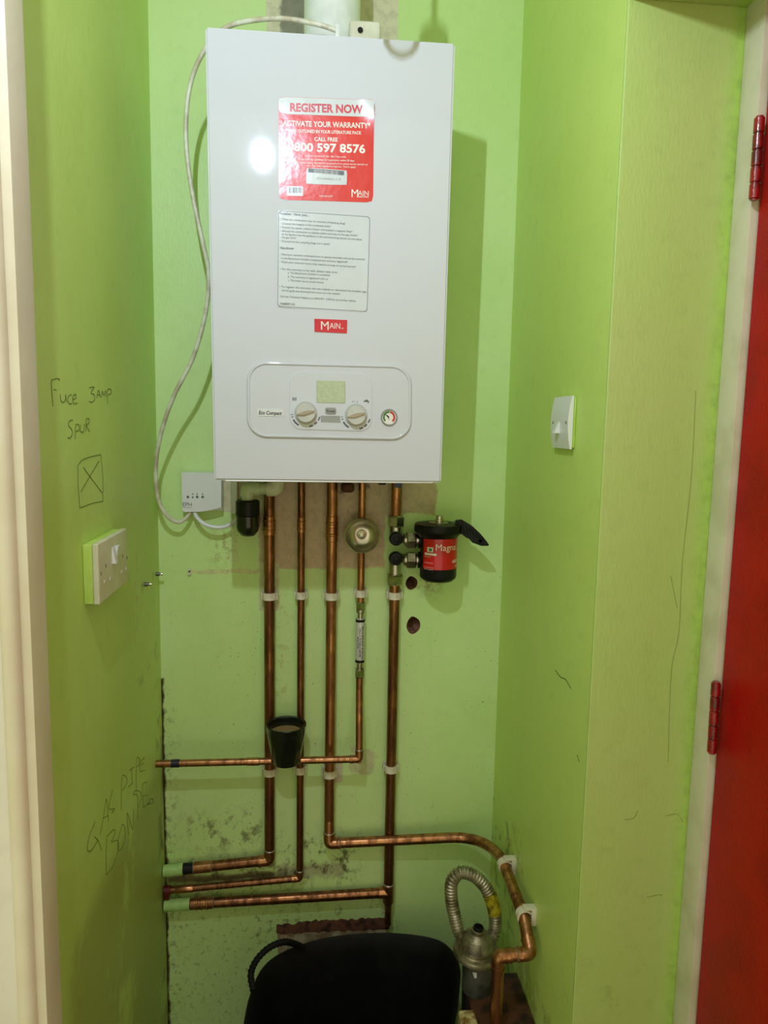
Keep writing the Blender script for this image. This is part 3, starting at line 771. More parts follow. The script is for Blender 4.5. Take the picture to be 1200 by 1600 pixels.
cab = [(527, 48, -.24), (500, 39, -.24), (460, 31, -.235), (430, 29, -.23), (395, 32, -.22), (360, 40, -.21), (335, 58, -.2), (312, 92, -.19), (298, 130, -.18), (291, 180, -.175), (292, 240, -.17),
       (302, 310, -.17), (318, 385, -.17), (326, 430, -.165), (321, 490, -.155), (301, 560, -.14), (271, 620, -.125), (251, 680, -.10), (243.5, 730, -.075), (247, 778, -.06), (261, 806, -.05), (279, 816, -.04), (292, 808, -.03), (298, 799, -.022)]
pts = smooth_path([PY(*p) for p in cab], 6)
bm = BM(); tube(bm, pts, .0040, 12)
tag(obj('power_cable', bm, M_CABLE, None, 60, at=pts[-1]), 'long white cable looping from the boiler top down to the receiver', 'cable')
cab = [(303, 798, -.02), (309, 810, -.03), (322, 820, -.035), (340, 824, -.035), (356, 821, -.03), (370, 812, -.022), (380, 800, -.016)]
pts = smooth_path([PY(*p) for p in cab], 6)
bm = BM(); tube(bm, pts, .0044, 12)
tag(obj('short_cable', bm, M_WPLAST, None, 60, at=pts[0]), 'short white cable curving from the receiver to behind the black fitting', 'cable')
a, b = PY(361, 760, -.006), PY(371.5, 802, -.006)
bm = BM(); box(bm, a.x, b.x, -.012, -.0004, b.z, -.001, .002, 2)
tag(obj('trunking', bm, M_WPLAST, None, 35, at=((a.x+b.x)/2, 0, b.z)), 'narrow white vertical cable trunking coming out under the boiler', 'trunking')

# ------------------------------------------------------------------ condensate pipe
Yc = -.085
cp = thing('condensate_pipe', 'pale grey plastic waste pipe bending into a black compression fitting', 'waste pipe', (PY(387, 836, Yc)))
A = PY(433, 765, Yc); B = PY(386, 764, Yc); A.z = B.z+.001; Cc = PY(387, 790, Yc); B.x = Cc.x
rp = .0115
bm = BM(); tube(bm, fillet([A+Vector((0, 0, .022)), A, B, Cc], .008, 6), rp, 24); obj('pipe', bm, M_GREYP, cp, 50)
bm = BM(); tube(bm, fillet([A+Vector((0, 0, .021)), A+Vector((0, 0, -.001)), A+Vector((-.020, 0, -.001))], .011, 8), rp+.0028, 24); obj('elbow', bm, M_OFFW, cp, 50)
bm = BM(); tube(bm, fillet([B+Vector((.024, 0, 0)), B, B+Vector((0, 0, -.014))], .011, 8), rp+.0026, 24); obj('elbow', bm, M_GREYP, cp, 50)
zt, zm, zb = PY(387, 781, Yc).z, PY(387, 806, Yc).z, PY(387, 838, Yc).z; rr_ = 19*1.44/FPX
bm = BM(); lathe(bm, [(rp+.001, zt-zm), (rr_*.86, zt-zm), (rr_*.98, zt-zm-.003), (rr_*.98, .002), (rr_*.9, 0)], (B.x, Yc, zm), (0, 0, 1), 24); obj('compression_nut', bm, M_BLACK, cp, 30)
bm = BM(); lathe(bm, [(rr_*.2, zb-zm), (rr_*.55, zb-zm+.002), (rr_*.86, zb-zm+.011), (rr_*.97, zb-zm+.022), (rr_*.93, 0)], (B.x, Yc, zm), (0, 0, 1), 28)
tube(bm, [(B.x, Yc, zm-.018), (B.x, -.004, zm-.018)], rr_*.8, 20)
obj('elbow_body', bm, M_BLACKG, cp, 50)

# ------------------------------------------------------------------ copper pipes
YP = -.0215; R22, R15 = .011, .0075
def PV(px, py, y=YP): return PY(px, py, y)
def sleeve(bm, a, b, r, ribs=3):
    a, b = Vector(a), Vector(b); L = b-a; pts = []; rs = []
    prof = [(0, r*1.02), (.02, r*1.11), (.22, r*1.11), (.25, r*1.24), (.30, r*1.24), (.33, r*1.11), (.45, r*1.11), (.47, r*1.2), (.53, r*1.2), (.55, r*1.11), (.67, r*1.11), (.70, r*1.24), (.75, r*1.24), (.78, r*1.11), (.98, r*1.11), (1, r*1.02)]
    tube(bm, [a+L*t for t, _ in prof], [q_ for _, q_ in prof], 20)
def elbow(bm, corner, d1, d2, r, L=.018):
    corner = Vector(corner); d1 = Vector(d1).normalized(); d2 = Vector(d2).normalized()
    pts = fillet([corner+d1*L, corner+d1*L*.7, corner, corner+d2*L*.7, corner+d2*L], r*1.2, 7)
    tube(bm, pts, r*1.10, 20)
    for d in (d1, d2):
        tube(bm, [corner+d*(L-.0035), corner+d*L], r*1.18, 20)
def solder(bm, p, d, r):
    d = Vector(d).normalized(); p = Vector(p)
    tube(bm, [p-d*.0012, p, p+d*.0012], [r*1.05, r*1.17, r*1.05], 18)
ZTOP = -.0035
# 1: leftmost
p0 = PV(421, 1000); x1 = p0.x
z1 = PV(419, 1344).z; e1 = Vector((x1, YP, z1)); w1 = PV(256, 1361); w1.x = XL+.002
P1 = thing('copper_pipe', 'leftmost thick copper pipe, turning left at its foot to the upper green stub', 'pipe', (x1, 0, z1), 'copper pipes under the boiler')
d1 = (w1-e1).normalized()
bm = BM(); tube(bm, fillet([(x1, YP, ZTOP), e1, w1], .011, 8), R22); obj('pipe', bm, M_COPD, P1)
bm = BM(); sleeve(bm, (x1, YP, PV(422, 806).z), (x1, YP, PV(422, 836).z), R22); obj('coupling', bm, M_FIT, P1)
bm = BM(); elbow(bm, e1, (0, 0, 1), d1, R22, .024); obj('elbow', bm, M_FIT, P1)
bm = BM(); a = e1.lerp(w1, (420-302)/(420-256)); b = e1.lerp(w1, (420-330)/(420-256)); tube(bm, [a, a+(b-a)*.04, b-(b-a)*.04, b], [R22, R22*1.12, R22*1.12, R22]); obj('coupling', bm, M_FIT, P1)
bm = BM(); solder(bm, b, d1, R22); obj('solder_ring', bm, M_SOLD, P1)
bm = BM(); solder(bm, a, d1, R22); obj('solder_ring', bm, M_SOLD, P1)
bm = BM(); solder(bm, e1+Vector((0, 0, .0245)), (0, 0, 1), R22); obj('solder_ring', bm, M_SOLD, P1)
bm = BM(); a = e1.lerp(w1, (420-286)/(420-256)); tube(bm, [a, w1], R22*1.16); obj('painted_stub', bm, M_GPAINT, P1)
bm = BM(); b = e1.lerp(w1, (420-304)/(420-256)); tube(bm, [b, a], [R22*1.03, R22*1.12]); obj('scorched_end', bm, M_BLACK, P1)
# 2: thin
p0 = PV(470, 1000); x2 = p0.x; z2 = PV(468, 1372).z; e2 = Vector((x2, YP, z2)); w2 = PV(254, 1392); w2.x = XL+.002
P2 = thing('copper_pipe', 'thin copper pipe second from the left, turning left to a dark red taped end', 'pipe', (x2, 0, z2), 'copper pipes under the boiler')
d2 = (w2-e2).normalized()
bm = BM(); tube(bm, fillet([(x2, YP, ZTOP), e2, w2], .009, 8), R15); obj('pipe', bm, M_COPD, P2)
bm = BM(); sleeve(bm, (x2, YP, PV(470, 808).z), (x2, YP, PV(470, 832).z), R15); obj('coupling', bm, M_FIT, P2)
bm = BM(); elbow(bm, e2, (0, 0, 1), d2, R15, .017); obj('elbow', bm, M_FIT, P2)
bm = BM(); a = e2.lerp(w2, (468-300)/(468-254)); b = e2.lerp(w2, (468-272)/(468-254)); tube(bm, [a, a+(b-a)*.05, b-(b-a)*.05, b], [R15, R15*1.14, R15*1.14, R15]); obj('coupling', bm, M_FIT, P2)
bm = BM(); solder(bm, e2+Vector((0, 0, .018)), (0, 0, 1), R15); obj('solder_ring', bm, M_SOLD, P2)
bm = BM(); a = e2.lerp(w2, (468-265)/(468-254)); tube(bm, [a, w2], R15*1.3); box(bm, XL+.001, XL+.013, YP-.006, YP+.006, w2.z-.018, w2.z+.004, .002); obj('red_tape', bm, M_RTAPE, P2)
# 3: gas pipe, crosses to the right wall and comes forward
p0 = PV(517, 1000); x3 = p0.x; YG = -.0455
e3 = PY(516, 1316, YP-.004); e3.x = x3
zg = PY(650, 1312, YG).z
P3 = thing('gas_pipe', 'middle thick copper pipe running right along the wall to the regulator', 'pipe', (x3, 0, e3.z), 'copper pipes under the boiler')
gA = Vector((x3, -.030, e3.z)); gB = PY(700, 1309, YG); gx = XR-.0225
gC = PX(788, 1352, gx); gD = PX(818, 1430, gx); gE = PX(829, 1490, gx)
corner = PY(752, 1308, YG); corner = Vector((gx-.01, -.05, gB.z+.002))
path = [Vector((x3, YP, ZTOP)), Vector((x3, YP, e3.z+.05)), gA]
main = fillet(path + [gB], .012, 8)[:-1]
bend = []
kk = 14
q0, q1, q2 = gB, Vector((gx, YG+.002, gB.z)), Vector((gx, gC.y+.02, gC.z))
for k in range(kk+1):
    t = k/kk; bend.append(q0*(1-t)**2 + q1*2*t*(1-t) + q2*t*t)
tail = [gC, gD, gE]
gF = PY(779, 1490, gE.y); gF.z = gE.z-.002
fin = [gE, gF, Vector((gF.x, gF.y, -.985))]
bm = BM(); tube(bm, main+bend+fillet([gC, gD, gE, gF, Vector((gF.x, gF.y, -.979))], .012, 8), R22, 24); obj('pipe', bm, M_COP, P3, 50)
bm = BM(); sleeve(bm, (x3, YP, PV(517, 806).z), (x3, YP, PV(517, 846).z), R22); obj('coupling', bm, M_FIT, P3)
bm = BM(); elbow(bm, gA, (Vector((x3, YP, e3.z+.05))-gA), gB-gA, R22, .024); obj('elbow', bm, M_FIT, P3)
bm = BM(); elbow(bm, gE, gD-gE, gF-gE, R22, .024); obj('elbow', bm, M_FIT, P3)
bm = BM(); elbow(bm, gF, gE-gF, (0, 0, -1), R22, .022); obj('elbow', bm, M_FIT, P3)
bm = BM(); solder(bm, gA+Vector((0, .003, .0245)), (0, 0, 1), R22); obj('solder_ring', bm, M_SOLD, P3)
bm = BM(); solder(bm, gA+(gB-gA).normalized()*.0245, gB-gA, R22); obj('solder_ring', bm, M_SOLD, P3)
bm = BM(); solder(bm, gE+(gF-gE).normalized()*.0245, gF-gE, R22); obj('solder_ring', bm, M_SOLD, P3)
# 4: cold feed with the dish, the inhibitor and the long horizontal run
YH = -.066
x4 = PV(564, 900).x; inh_t, inh_b = PV(563.5, 940), PV(562.5, 1056)
inh_t.x = inh_b.x = x4
hp = PY(563, 1186, YH); hl = PY(243, 1195, YH)
hl = Vector((XL+.001, YH, PX(243, 1195, XL).z))
P4 = thing('copper_pipe', 'short thin copper pipe from the boiler down to the inhibitor, behind a round metal dish', 'pipe', (x4, 0, inh_t.z), 'copper pipes under the boiler')
bm = BM(); tube(bm, [(x4, YP, ZTOP), (x4, YP, inh_t.z-.004)], R15); obj('pipe', bm, M_COP, P4)
ye = YP
hp.x = x4 - .001
P4b = thing('cold_feed_pipe', 'thin copper pipe running left to the wall beneath the inhibitor, through the black cup', 'pipe', (hp.x, 0, hp.z))
cupc = PY(447, 1188, YH)
CUPR = .034
bm = BM()
ve = [Vector((x4, ye, inh_b.z+.004)), Vector((x4, ye, inh_b.z-.03)), Vector((hp.x, YH+.004, hp.z+.03)), hp, Vector((cupc.x+CUPR-.003, YH, hp.z+(hl.z-hp.z)*.31))]
tube(bm, fillet(ve, .012, 8), R15)
s0 = hp.lerp(hl, (hp.x-(cupc.x-CUPR+.003))/(hp.x-hl.x)); tube(bm, [s0, hl], R15)
obj('pipe', bm, M_COP, P4b, 50)
dh = (hl-hp).normalized()
bm = BM(); elbow(bm, hp, (0, .05, .5), dh, R15, .019); tube(bm, [hp, hp+Vector((.001, -.004, -.008))], .004, 10); obj('elbow', bm, M_FIT, P4b)
bm = BM(); a = hp.lerp(hl, (563-404)/320); b = hp.lerp(hl, (563-384)/320); tube(bm, [a, a+(b-a)*.05, b-(b-a)*.05, b], [R15, R15*1.14, R15*1.14, R15]); obj('coupling', bm, M_FIT, P4b)
bm = BM(); a = hp.lerp(hl, (563-266)/320); b = hp.lerp(hl, (563-279)/320); tube(bm, [a, b], R15*1.12); obj('purple_tape', bm, M_TAPE, P4b)
bm = BM(); solder(bm, hp+dh*.0195, dh, R15); obj('solder_ring', bm, M_SOLD, P4b)
bm = BM(); solder(bm, hp+Vector((0, .002, .0195)), (0, .05, .5), R15); obj('solder_ring', bm, M_SOLD, P4b)
# 5: right one, above and below the valves
x5 = PV(615, 1000).x; zt5, zb5 = PV(617, 812).z, PV(617, 908).z
P5 = thing('copper_pipe', 'short thick copper pipe between the boiler underside and the upper valve', 'pipe', (x5, 0, zt5), 'copper pipes under the boiler')
bm = BM(); tube(bm, [(x5, YP, ZTOP), (x5, YP, zt5+.001)], R22); obj('pipe', bm, M_COP, P5)
z5 = PV(613, 1394).z; e5 = Vector((x5, YP, z5)); w5 = PV(252, 1415); w5.x = XL+.002; s5 = PV(613, 1444); s5.x = x5
P5b = thing('copper_pipe', 'rightmost thick copper pipe below the valves, teeing left to the lowest green stub', 'pipe', (x5, 0, z5), 'copper pipes under the boiler')
d5 = (w5-e5).normalized()
bm = BM(); tube(bm, [(x5, YP, zb5-.001), (x5, YP, z5)], R22); tube(bm, [e5, w5], R22); tube(bm, [e5, s5], R15); obj('pipe', bm, M_COPD, P5b)
bm = BM(); tube(bm, [e5+Vector((0, 0, .020)), e5+Vector((0, 0, .019)), e5-Vector((0, 0, .022)), e5-Vector((0, 0, .028))], [R22*1.02, R22*1.15, R22*1.15, R15*1.15], 22); tube(bm, [e5, e5+d5*.022], R22*1.14, 22); obj('tee', bm, M_FIT, P5b)
bm = BM(); tube(bm, [e5-Vector((0, 0, .028)), e5-Vector((0, 0, .042))], R15*1.14); obj('reducer', bm, M_FIT, P5b)
bm = BM(); tube(bm, [s5, s5+Vector((0, 0, .003))], R15*1.08); obj('stub_end', bm, M_FIT, P5b)
bm = BM(); f_ = lambda px: e5.lerp(w5, (613-px)/(613-252)); sleeve(bm, f_(330), f_(293), R22); obj('coupling', bm, M_FIT, P5b)
bm = BM(); solder(bm, f_(329), d5, R22); obj('solder_ring', bm, M_SOLD, P5b)
bm = BM(); solder(bm, e5+Vector((0, 0, .021)), (0, 0, 1), R22); obj('solder_ring', bm, M_SOLD, P5b)
bm = BM(); tube(bm, [f_(292), w5], R22*1.16); obj('painted_stub', bm, M_GPAINT, P5b)

# pipe clips
def make_clip(name, r):
    root = bpy.data.objects.new(name, None); COL.objects.link(root); root.empty_display_size = .01; root.location = (0, 0, 0)
    bm = BM(); h = .0075; n = 22; th = .0034; prof = []
    for k in range(n+1):
        a = math.radians(-215+250*k/n-0); prof.append(a)
    ring = []
    angs = [math.radians(-235+290*k/n) for k in range(n+1)]      # opening towards the wall (+y)
    for a in angs:
        ca, sa = math.cos(a), math.sin(a)
        ring.append([bm.verts.new((ca*(r+.0002), YP+sa*(r+.0002), -h)), bm.verts.new((ca*(r+th), YP+sa*(r+th), -h)), bm.verts.new((ca*(r+th), YP+sa*(r+th), h)), bm.verts.new((ca*(r+.0002), YP+sa*(r+.0002), h))])
    for i in range(n):
        for j in range(4): bm.faces.new((ring[i][j], ring[i][(j+1) % 4], ring[i+1][(j+1) % 4], ring[i+1][j]))
    bm.faces.new(ring[0][::-1]); bm.faces.new(ring[-1])
    obj('clip_ring', bm, M_CLIP, root, 40)
    bm = BM(); box(bm, -r-.005, r+.005, YP+r+.0006, -.0002, -h*1.1, h*1.1, .001, 2)
    for sx in (-1, 1): box(bm, min(sx*(r+.0036), sx*(r+.0060)), max(sx*(r+.0036), sx*(r+.0060)), YP-.002, -.0002, -h*1.1, h*1.1, .001, 2)
    obj('clip_base', bm, M_CLIP, root, 40)
    return root
big = make_clip('pipe_clip', R22); small = make_clip('pipe_clip', R15)
clips = [(big, x1, PV(422, 931).z, 'upper white clip holding the leftmost thick copper pipe'), (small, x2, PV(469, 930).z, 'upper white clip holding the thin copper pipe second from left'),
         (big, x3, PV(517, 931).z, 'upper white clip holding the middle thick copper pipe'), (small, x4, PV(563, 927).z, 'small white clip holding the thin pipe just above the inhibitor'),
         (big, x5, PV(615, 930).z, 'upper white clip holding the rightmost copper pipe, below the valves'), (big, x1, PV(420, 1205).z, 'lower white clip on the leftmost pipe, beside the black cup'),
         (small, x2, PV(469, 1203).z, 'lower white clip on the thin pipe behind the black cup'), (big, x3, PV(516, 1208).z, 'lower white clip on the middle pipe, under the horizontal pipe'),
         (big, x5, PV(613, 1200).z, 'lower white clip on the rightmost copper pipe')]
used = set()
for src, x, z, lab in clips:
    if src.name not in used:
        used.add(src.name); o = src; o.location = (x, 0, z)
    else: o = copy_tree(src, (x, 0, z))
    tag(o, lab, 'pipe clip', 'white pipe clips')
for p, lab in ((gC, 'grimy white clip on the right wall, nearer the back corner'), (gD, 'grimy white clip on the right wall, just above the copper elbow')):
    o = copy_tree(big, (0, 0, 0)); d = (gD-gC).normalized()
    ax = d; yv = Vector((1, 0, 0)); xv = yv.cross(ax).normalized()
    o.matrix_world = Matrix(((xv.x, yv.x, ax.x, XR), (xv.y, yv.y, ax.y, p.y), (xv.z, yv.z, ax.z, p.z), (0, 0, 0, 1)))
    tag(o, lab, 'pipe clip', 'white pipe clips')

# scale inhibitor
si = thing('scale_inhibitor', 'slim silver inline scale inhibitor with black vertical lettering', 'inhibitor', (x4, 0, inh_b.z))
zz = lambda py: PV(563, py).z
bm = BM(); lathe(bm, [(.0085, zz(1035)), (.0098, zz(1032)), (.0098, zz(969)), (.0085, zz(966))], (x4, ye, 0), (0, 0, 1), 28); tb = obj('label_sleeve', bm, M_ILABEL, si)
bm = BM(); lathe(bm, [(.0100, zz(1034)), (.0100, zz(1030))], (x4, ye, 0), (0, 0, 1), 28); obj('end_band', bm, M_BLACK, si)
bm = BM(); lathe(bm, [(.0100, zz(971)), (.0100, zz(967))], (x4, ye, 0), (0, 0, 1), 28); obj('end_band', bm, M_BLACK, si)
bm = BM(); lathe(bm, [(.0062, zz(966)), (.0062, zz(958)), (.0085, zz(957)), (.0085, zz(953))], (x4, ye, 0), (0, 0, 1), 24); obj('neck', bm, M_NICKEL, si)
bm = BM(); lathe(bm, [(.0062, zz(1044)), (.0062, zz(1035))], (x4, ye, 0), (0, 0, 1), 24); obj('neck', bm, M_NICKEL, si)
for py0, py1 in ((952, 940), (1058, 1046)):
    bm = BM(); hexnut(bm, (x4, ye, (zz(py0)+zz(py1))/2), (0, 0, 1), .0105, abs(zz(py1)-zz(py0))); 
    lathe(bm, [(.009, zz(py1)-.0005), (.009, zz(py1)+.003)] if py0 > 1000 else [(.009, zz(py0)-.003), (.009, zz(py0)+.0005)], (x4, ye, 0), (0, 0, 1), 20)
    obj('compression_nut', bm, M_NICKEL, si, 20)
def vtext(bm, body, ang, pb, pt, w, bo):
    """lettering reading upwards round the sleeve; ang: where round it (0 = facing the room)"""
    def pl(s, t):
        a = ang - (t*w)/.0101
        return Vector((x4 - math.sin(a)*.0101*1.0, ye - math.cos(a)*.0101, zz(pb)+(zz(pt)-zz(pb))*s))
    text_on(bm, body, lambda s, t: Vector((x4 + math.sin(ang-(t*w)/.0101)*.0101, ye-math.cos(ang-(t*w)/.0101)*.0101, zz(pb)+(zz(pt)-zz(pb))*s)), bo)
bm = BM(); vtext(bm, 'IN-LINE', -.38, 1011, 993, .0028, .02); vtext(bm, 'ELECTROLYTIC', .12, 1024, 979, .0036, .025); vtext(bm, 'SCALE INHIBITOR', .70, 1028, 976, .0036, .025)
obj('lettering', bm, M_INKK, si, 0)

# metal dish on the cold pipe
dc = PY(565.5, 836, YP-R15-.010); dr = 28.5*1.47/FPX
di = thing('metal_dish', 'round shiny metal dish facing out on the thin pipe under the boiler', 'dish', dc)
bm = BM(); lathe(bm, [(.012, .008), (dr*.55, .006), (dr*.8, .001), (dr*.9, -.006), (dr*.93, -.0095), (dr*.99, -.0105), (dr, -.009), (dr*.97, -.0075), (dr*.90, -.001), (dr*.84, .004), (dr*.57, .0085), (.012, .0105)], dc, (0, 1, 0), 48, True, True)
o = obj('bowl', bm, M_STEEL, di, 60)
bm = BM(); lathe(bm, [(.011, .0085), (.0095, .001), (.006, -.0015), (.0055, -.0055), (.002, -.0065)], dc, (0, 1, 0), 28); obj('boss', bm, M_STEEL, di, 50)

# black cup
zc0, zc1 = PY(447, 1190, YH).z, PY(447, 1132, YH).z; zc0 -= .002; rb, rtp = .0295, 32.5*1.47/FPX
cup = thing('cup', 'glossy black plastic cup with beige residue on the horizontal pipe', 'cup', (cupc.x, YH, zc0))
hh = zc1-zc0
bm = BM(); lathe(bm, [(rb*.9, 0), (rb, .003), (rb+(rtp-rb)*.82, hh*.80), (rb+(rtp-rb)*.86, hh*.82), (rtp*.985, hh*.985), (rtp, hh), (rtp*.985, hh+.002), (rtp*.87, hh+.001), (rtp*.85, hh*.97), (rtp*.80, hh*.7)], (cupc.x, YH, zc0), (0, 0, 1), 48, True, False); obj('body', bm, M_BLACKG, cup, 40)
bm = BM(); lathe(bm, [(rtp*.815, hh*.78), (rtp*.815, hh*.80)], (cupc.x, YH, zc0), (0, 0, 1), 40); obj('residue', bm, M_COFFEE, cup, 20)

# ------------------------------------------------------------------ valves and magnetic filter
YFL = -.068
fc = PY(685, 870, YFL); frd = 29.5*1.46/FPX
zl = lambda py: PY(685, py, YFL-frd).z
for nm_i, (kz, ny, nut0, nut1, label) in enumerate(((843, 839, 805, 823, 'upper isolating valve with black knob, nut on top'), (874, 872, 913, 897, 'lower isolating valve with black knob, nut underneath'))):
    kp = PY(613.5, kz, -.05)
    v = thing('isolating_valve', label+' beside the magnetic filter', 'valve', (x5, YP, kp.z), 'isolating valves')
    zc = kp.z; zn0, zn1 = PV(617, nut0).z, PV(617, nut1).z
    bm = BM()
    lathe(bm, [(.0125, 0), (.0135, .006), (.0125, .016), (.0125, abs(zn1-zc)-.000)] , (x5, YP, zc), (0, 0, 1 if nm_i == 0 else -1), 24)
    tube(bm, [(x5, YP, zc), (x5, YP-.012, zc)], .0115, 20)
    lx = fc.x-frd*.92
    tube(bm, fillet([(x5, YP, zc), (x5+.012, YP-.012, zc), (x5+.022, YFL+.014, zc), (lx, YFL+.012, zc)], .01, 6), .0095, 20)
    obj('valve_body', bm, M_NICKEL, v, 40)
    bm = BM(); hexnut(bm, (x5, YP, (zn0+zn1)/2), (0, 0, 1), .0178, abs(zn0-zn1)); lathe(bm, [(.0150, -.0115), (.0150, .0115)], (x5, YP, (zn0+zn1)/2), (0, 0, 1), 24); obj('compression_nut', bm, M_NICKEL, v, 20)
    bm = BM(); nx = PY(642, kz, YFL+.012).x; hexnut(bm, (nx, YFL+.012, zc), (1, 0, 0), .0178, .020); lathe(bm, [(.013, -.014), (.013, .0135)], (nx, YFL+.012, zc), (1, 0, 0), 24); obj('union_nut', bm, M_NICKEL, v, 20)
    bm = BM(); lathe(bm, [(.0105, 0), (.0140, .003), (.0143, .010), (.0125, .0125), (.006, .0135), (.005, .011)], (x5-.001, YP-.012, zc), (0, -1, 0), 28); k = obj('knob', bm, M_BLACK, v, 40)
    bm = BM(); lathe(bm, [(.0146, .0), (.0150, .0025)], (x5-.001, YP-.0115, zc), (0, -1, 0), 28); obj('green_collar', bm, M_GREEN, v, 40)
mf = thing('magnetic_filter', 'black cylindrical magnetic filter with red label and spanner handle', 'filter', (fc.x, YFL, zl(905)))
zb_, zt_ = PY(685, 903, YFL).z, PY(685, 842, YFL).z
bm = BM(); lathe(bm, [(frd*.55, zb_-.006), (frd*.8, zb_-.004), (frd*.97, zb_+.002), (frd, zb_+.006), (frd, zt_+.004), (frd*1.03, zt_+.006), (frd*1.03, zt_+.014)], (fc.x, YFL, 0), (0, 0, 1), 48); fb_ = obj('body', bm, M_BLACK, mf, 35)
for py in (843, 874):
    zc = PY(613.5, py, -.05).z
    tube(bm2 := BM(), [(fc.x-frd*1.08, YFL+.012, zc), (fc.x-frd*.5, YFL+.012, zc)], .0172, 24); obj('port', bm2, M_BLACK, mf, 35)
cr = 38.5*1.46/FPX; zc_ = PY(685, 826, YFL).z
bm = BM(); lathe(bm, [(cr*.74, zc_-.018), (cr*.84, zc_-.014), (cr*.98, zc_-.006), (cr*1.0, zc_-.003), (cr*1.0, zc_+.006), (cr*.96, zc_+.0105), (cr*.5, zc_+.0125), (cr*.48, zc_+.0115)], (fc.x-.002, YFL, 0), (0, 0, 1), 48)
capo = obj('cap', bm, M_BLACK, mf, 35)
bm = BM(); lathe(bm, [(cr*.42, zc_+.0115), (cr*.42, zc_+.013), (cr*.2, zc_+.0135)], (fc.x-.002, YFL, 0), (0, 0, 1), 30); obj('washer', bm, M_NICKEL, mf)
bm = BM(); lathe(bm, [(.0085, zc_+.013), (.0085, zc_+.020), (.0075, zc_+.0205), (.0075, zc_+.026), (.0055, zc_+.0275)], (fc.x, YFL, 0), (0, 0, 1), 24); obj('bleed_valve', bm, M_STEEL, mf)
# spanner handle: flat curved bar sweeping right and down
ups = [(712, 813), (722, 812), (737, 821), (750, 833), (760, 845), (764, 851)]; los = [(712, 834), (722, 835), (728, 840), (733, 842), (738, 848), (744, 850), (752, 853), (763, 853)]
def PH(px, py): return PY(px, py, YFL-.020)
ol = [PH(*p) for p in ups] + [PH(*p) for p in los[::-1]]
bm = BM(); plate(bm, ol, (0, 1, 0), .010, .0008); hd_ = obj('spanner_handle', bm, M_BLACK, mf, 30)
bm = BM()
for k in range(7):
    a = PH(722+k*5, 816+k*3.8); b = PH(726+k*5.2, 834+k*2.0)
    tube(bm, [a-Vector((0, .0006, 0)), b-Vector((0, .0006, 0))], .0007, 6)
lathe(bm, [(.005, 0), (.0045, .001), (.003, .001), (.0028, 0)], PH(750.5, 845.5), (0, -1, 0), 16); obj('grip_rib', bm, M_RUBBER, hd_, 30)
def on_filter(px, py, h=.0):
    """point on the filter's side seen at that place"""
    d = Vector(ray(px, py)); c0 = Vector(CAM); R = frd+.0004+h
    ox, oy = c0.x-fc.x, c0.y-YFL; a = d.x**2+d.y**2; b = 2*(ox*d.x+oy*d.y); cc = ox*ox+oy*oy-R*R
    D = b*b-4*a*cc
    if D <= 0: D = 0
    t = (-b-math.sqrt(D))/(2*a); return c0+d*t
def fang(p): return math.atan2(p.x-fc.x, -(p.y-YFL))
a0 = fang(on_filter(661.5, 870)); a1 = math.radians(125)
zt2, zb2 = on_filter(685, 843).z, on_filter(685, 891).z
bm = BM(); n = 40; prev = None
for k in range(n+1):
    a = a0+(a1-a0)*k/n; s, c_ = math.sin(a), math.cos(a); r1, r2 = frd+.0001, frd+.0006
    cur = [bm.verts.new((fc.x+s*r2, YFL-c_*r2, zb2)), bm.verts.new((fc.x+s*r2, YFL-c_*r2, zt2)), bm.verts.new((fc.x+s*r1, YFL-c_*r1, zt2)), bm.verts.new((fc.x+s*r1, YFL-c_*r1, zb2))]
    if prev:
        for j in range(4): bm.faces.new((prev[j], prev[(j+1) % 4], cur[(j+1) % 4], cur[j]))
    else: bm.faces.new(cur)
    prev = cur
bm.faces.new(prev[::-1]); lab = obj('red_label', bm, M_FLABEL, mf, 40)
def wrap(bm, body, px0, py, width, hgt, bo=0.0, h=.0006):
    p = on_filter(px0, py); aa = fang(p); z = p.z
    text_on(bm, body, lambda s, t: Vector((fc.x+math.sin(aa+s*width/frd)*(frd+.0004+h), YFL-math.cos(aa+s*width/frd)*(frd+.0004+h), z+t*hgt)), bo)
bm = BM(); wrap(bm, 'Magna', 681, 860.5, .046, .0135, -.004); wrap(bm, 'ADEY', 706, 879.5, .020, .0058, .03); wrap(bm, 'Clean', 713, 860.5, .03, .0135)
wrap(bm, 'filter', 710, 885.5, .012, .003)
for k, (w, py) in enumerate(((.016, 869.5), (.020, 879), (.021, 886), (.020, 889))): wrap(bm, ('APPROVED PRODUCT', 'FOR CENTRAL HEATING', 'see instructions for use', 'before installation')[k], 663.5, py, w, .0018)
obj('lettering', bm, M_INKW, lab, 0)
bm = BM(); p = on_filter(672, 858)
def patch(bm, pxa, pya, pxb, pyb, h):
    A_, B_ = on_filter(pxa, pya), on_filter(pxb, pyb); aa, ab = fang(A_), fang(B_); n = 5; prev = None
    for k in range(n+1):
        a = aa+(ab-aa)*k/n; R = frd+.0004+h
        cur = (bm.verts.new((fc.x+math.sin(a)*R, YFL-math.cos(a)*R, B_.z)), bm.verts.new((fc.x+math.sin(a)*R, YFL-math.cos(a)*R, A_.z)))
        if prev: bm.faces.new((prev[0], cur[0], cur[1], prev[1]))
        prev = cur
patch(bm, 664, 863, 682, 868.5, .0006); patch(bm, 668, 854.5, 677, 863, .0006); obj('stamp_mark', bm, M_INKW, lab, 0)
bm = BM(); patch(bm, 670.5, 856.5, 675, 861.5, .0008); obj('green_square', bm, M_GREEN, lab, 0)

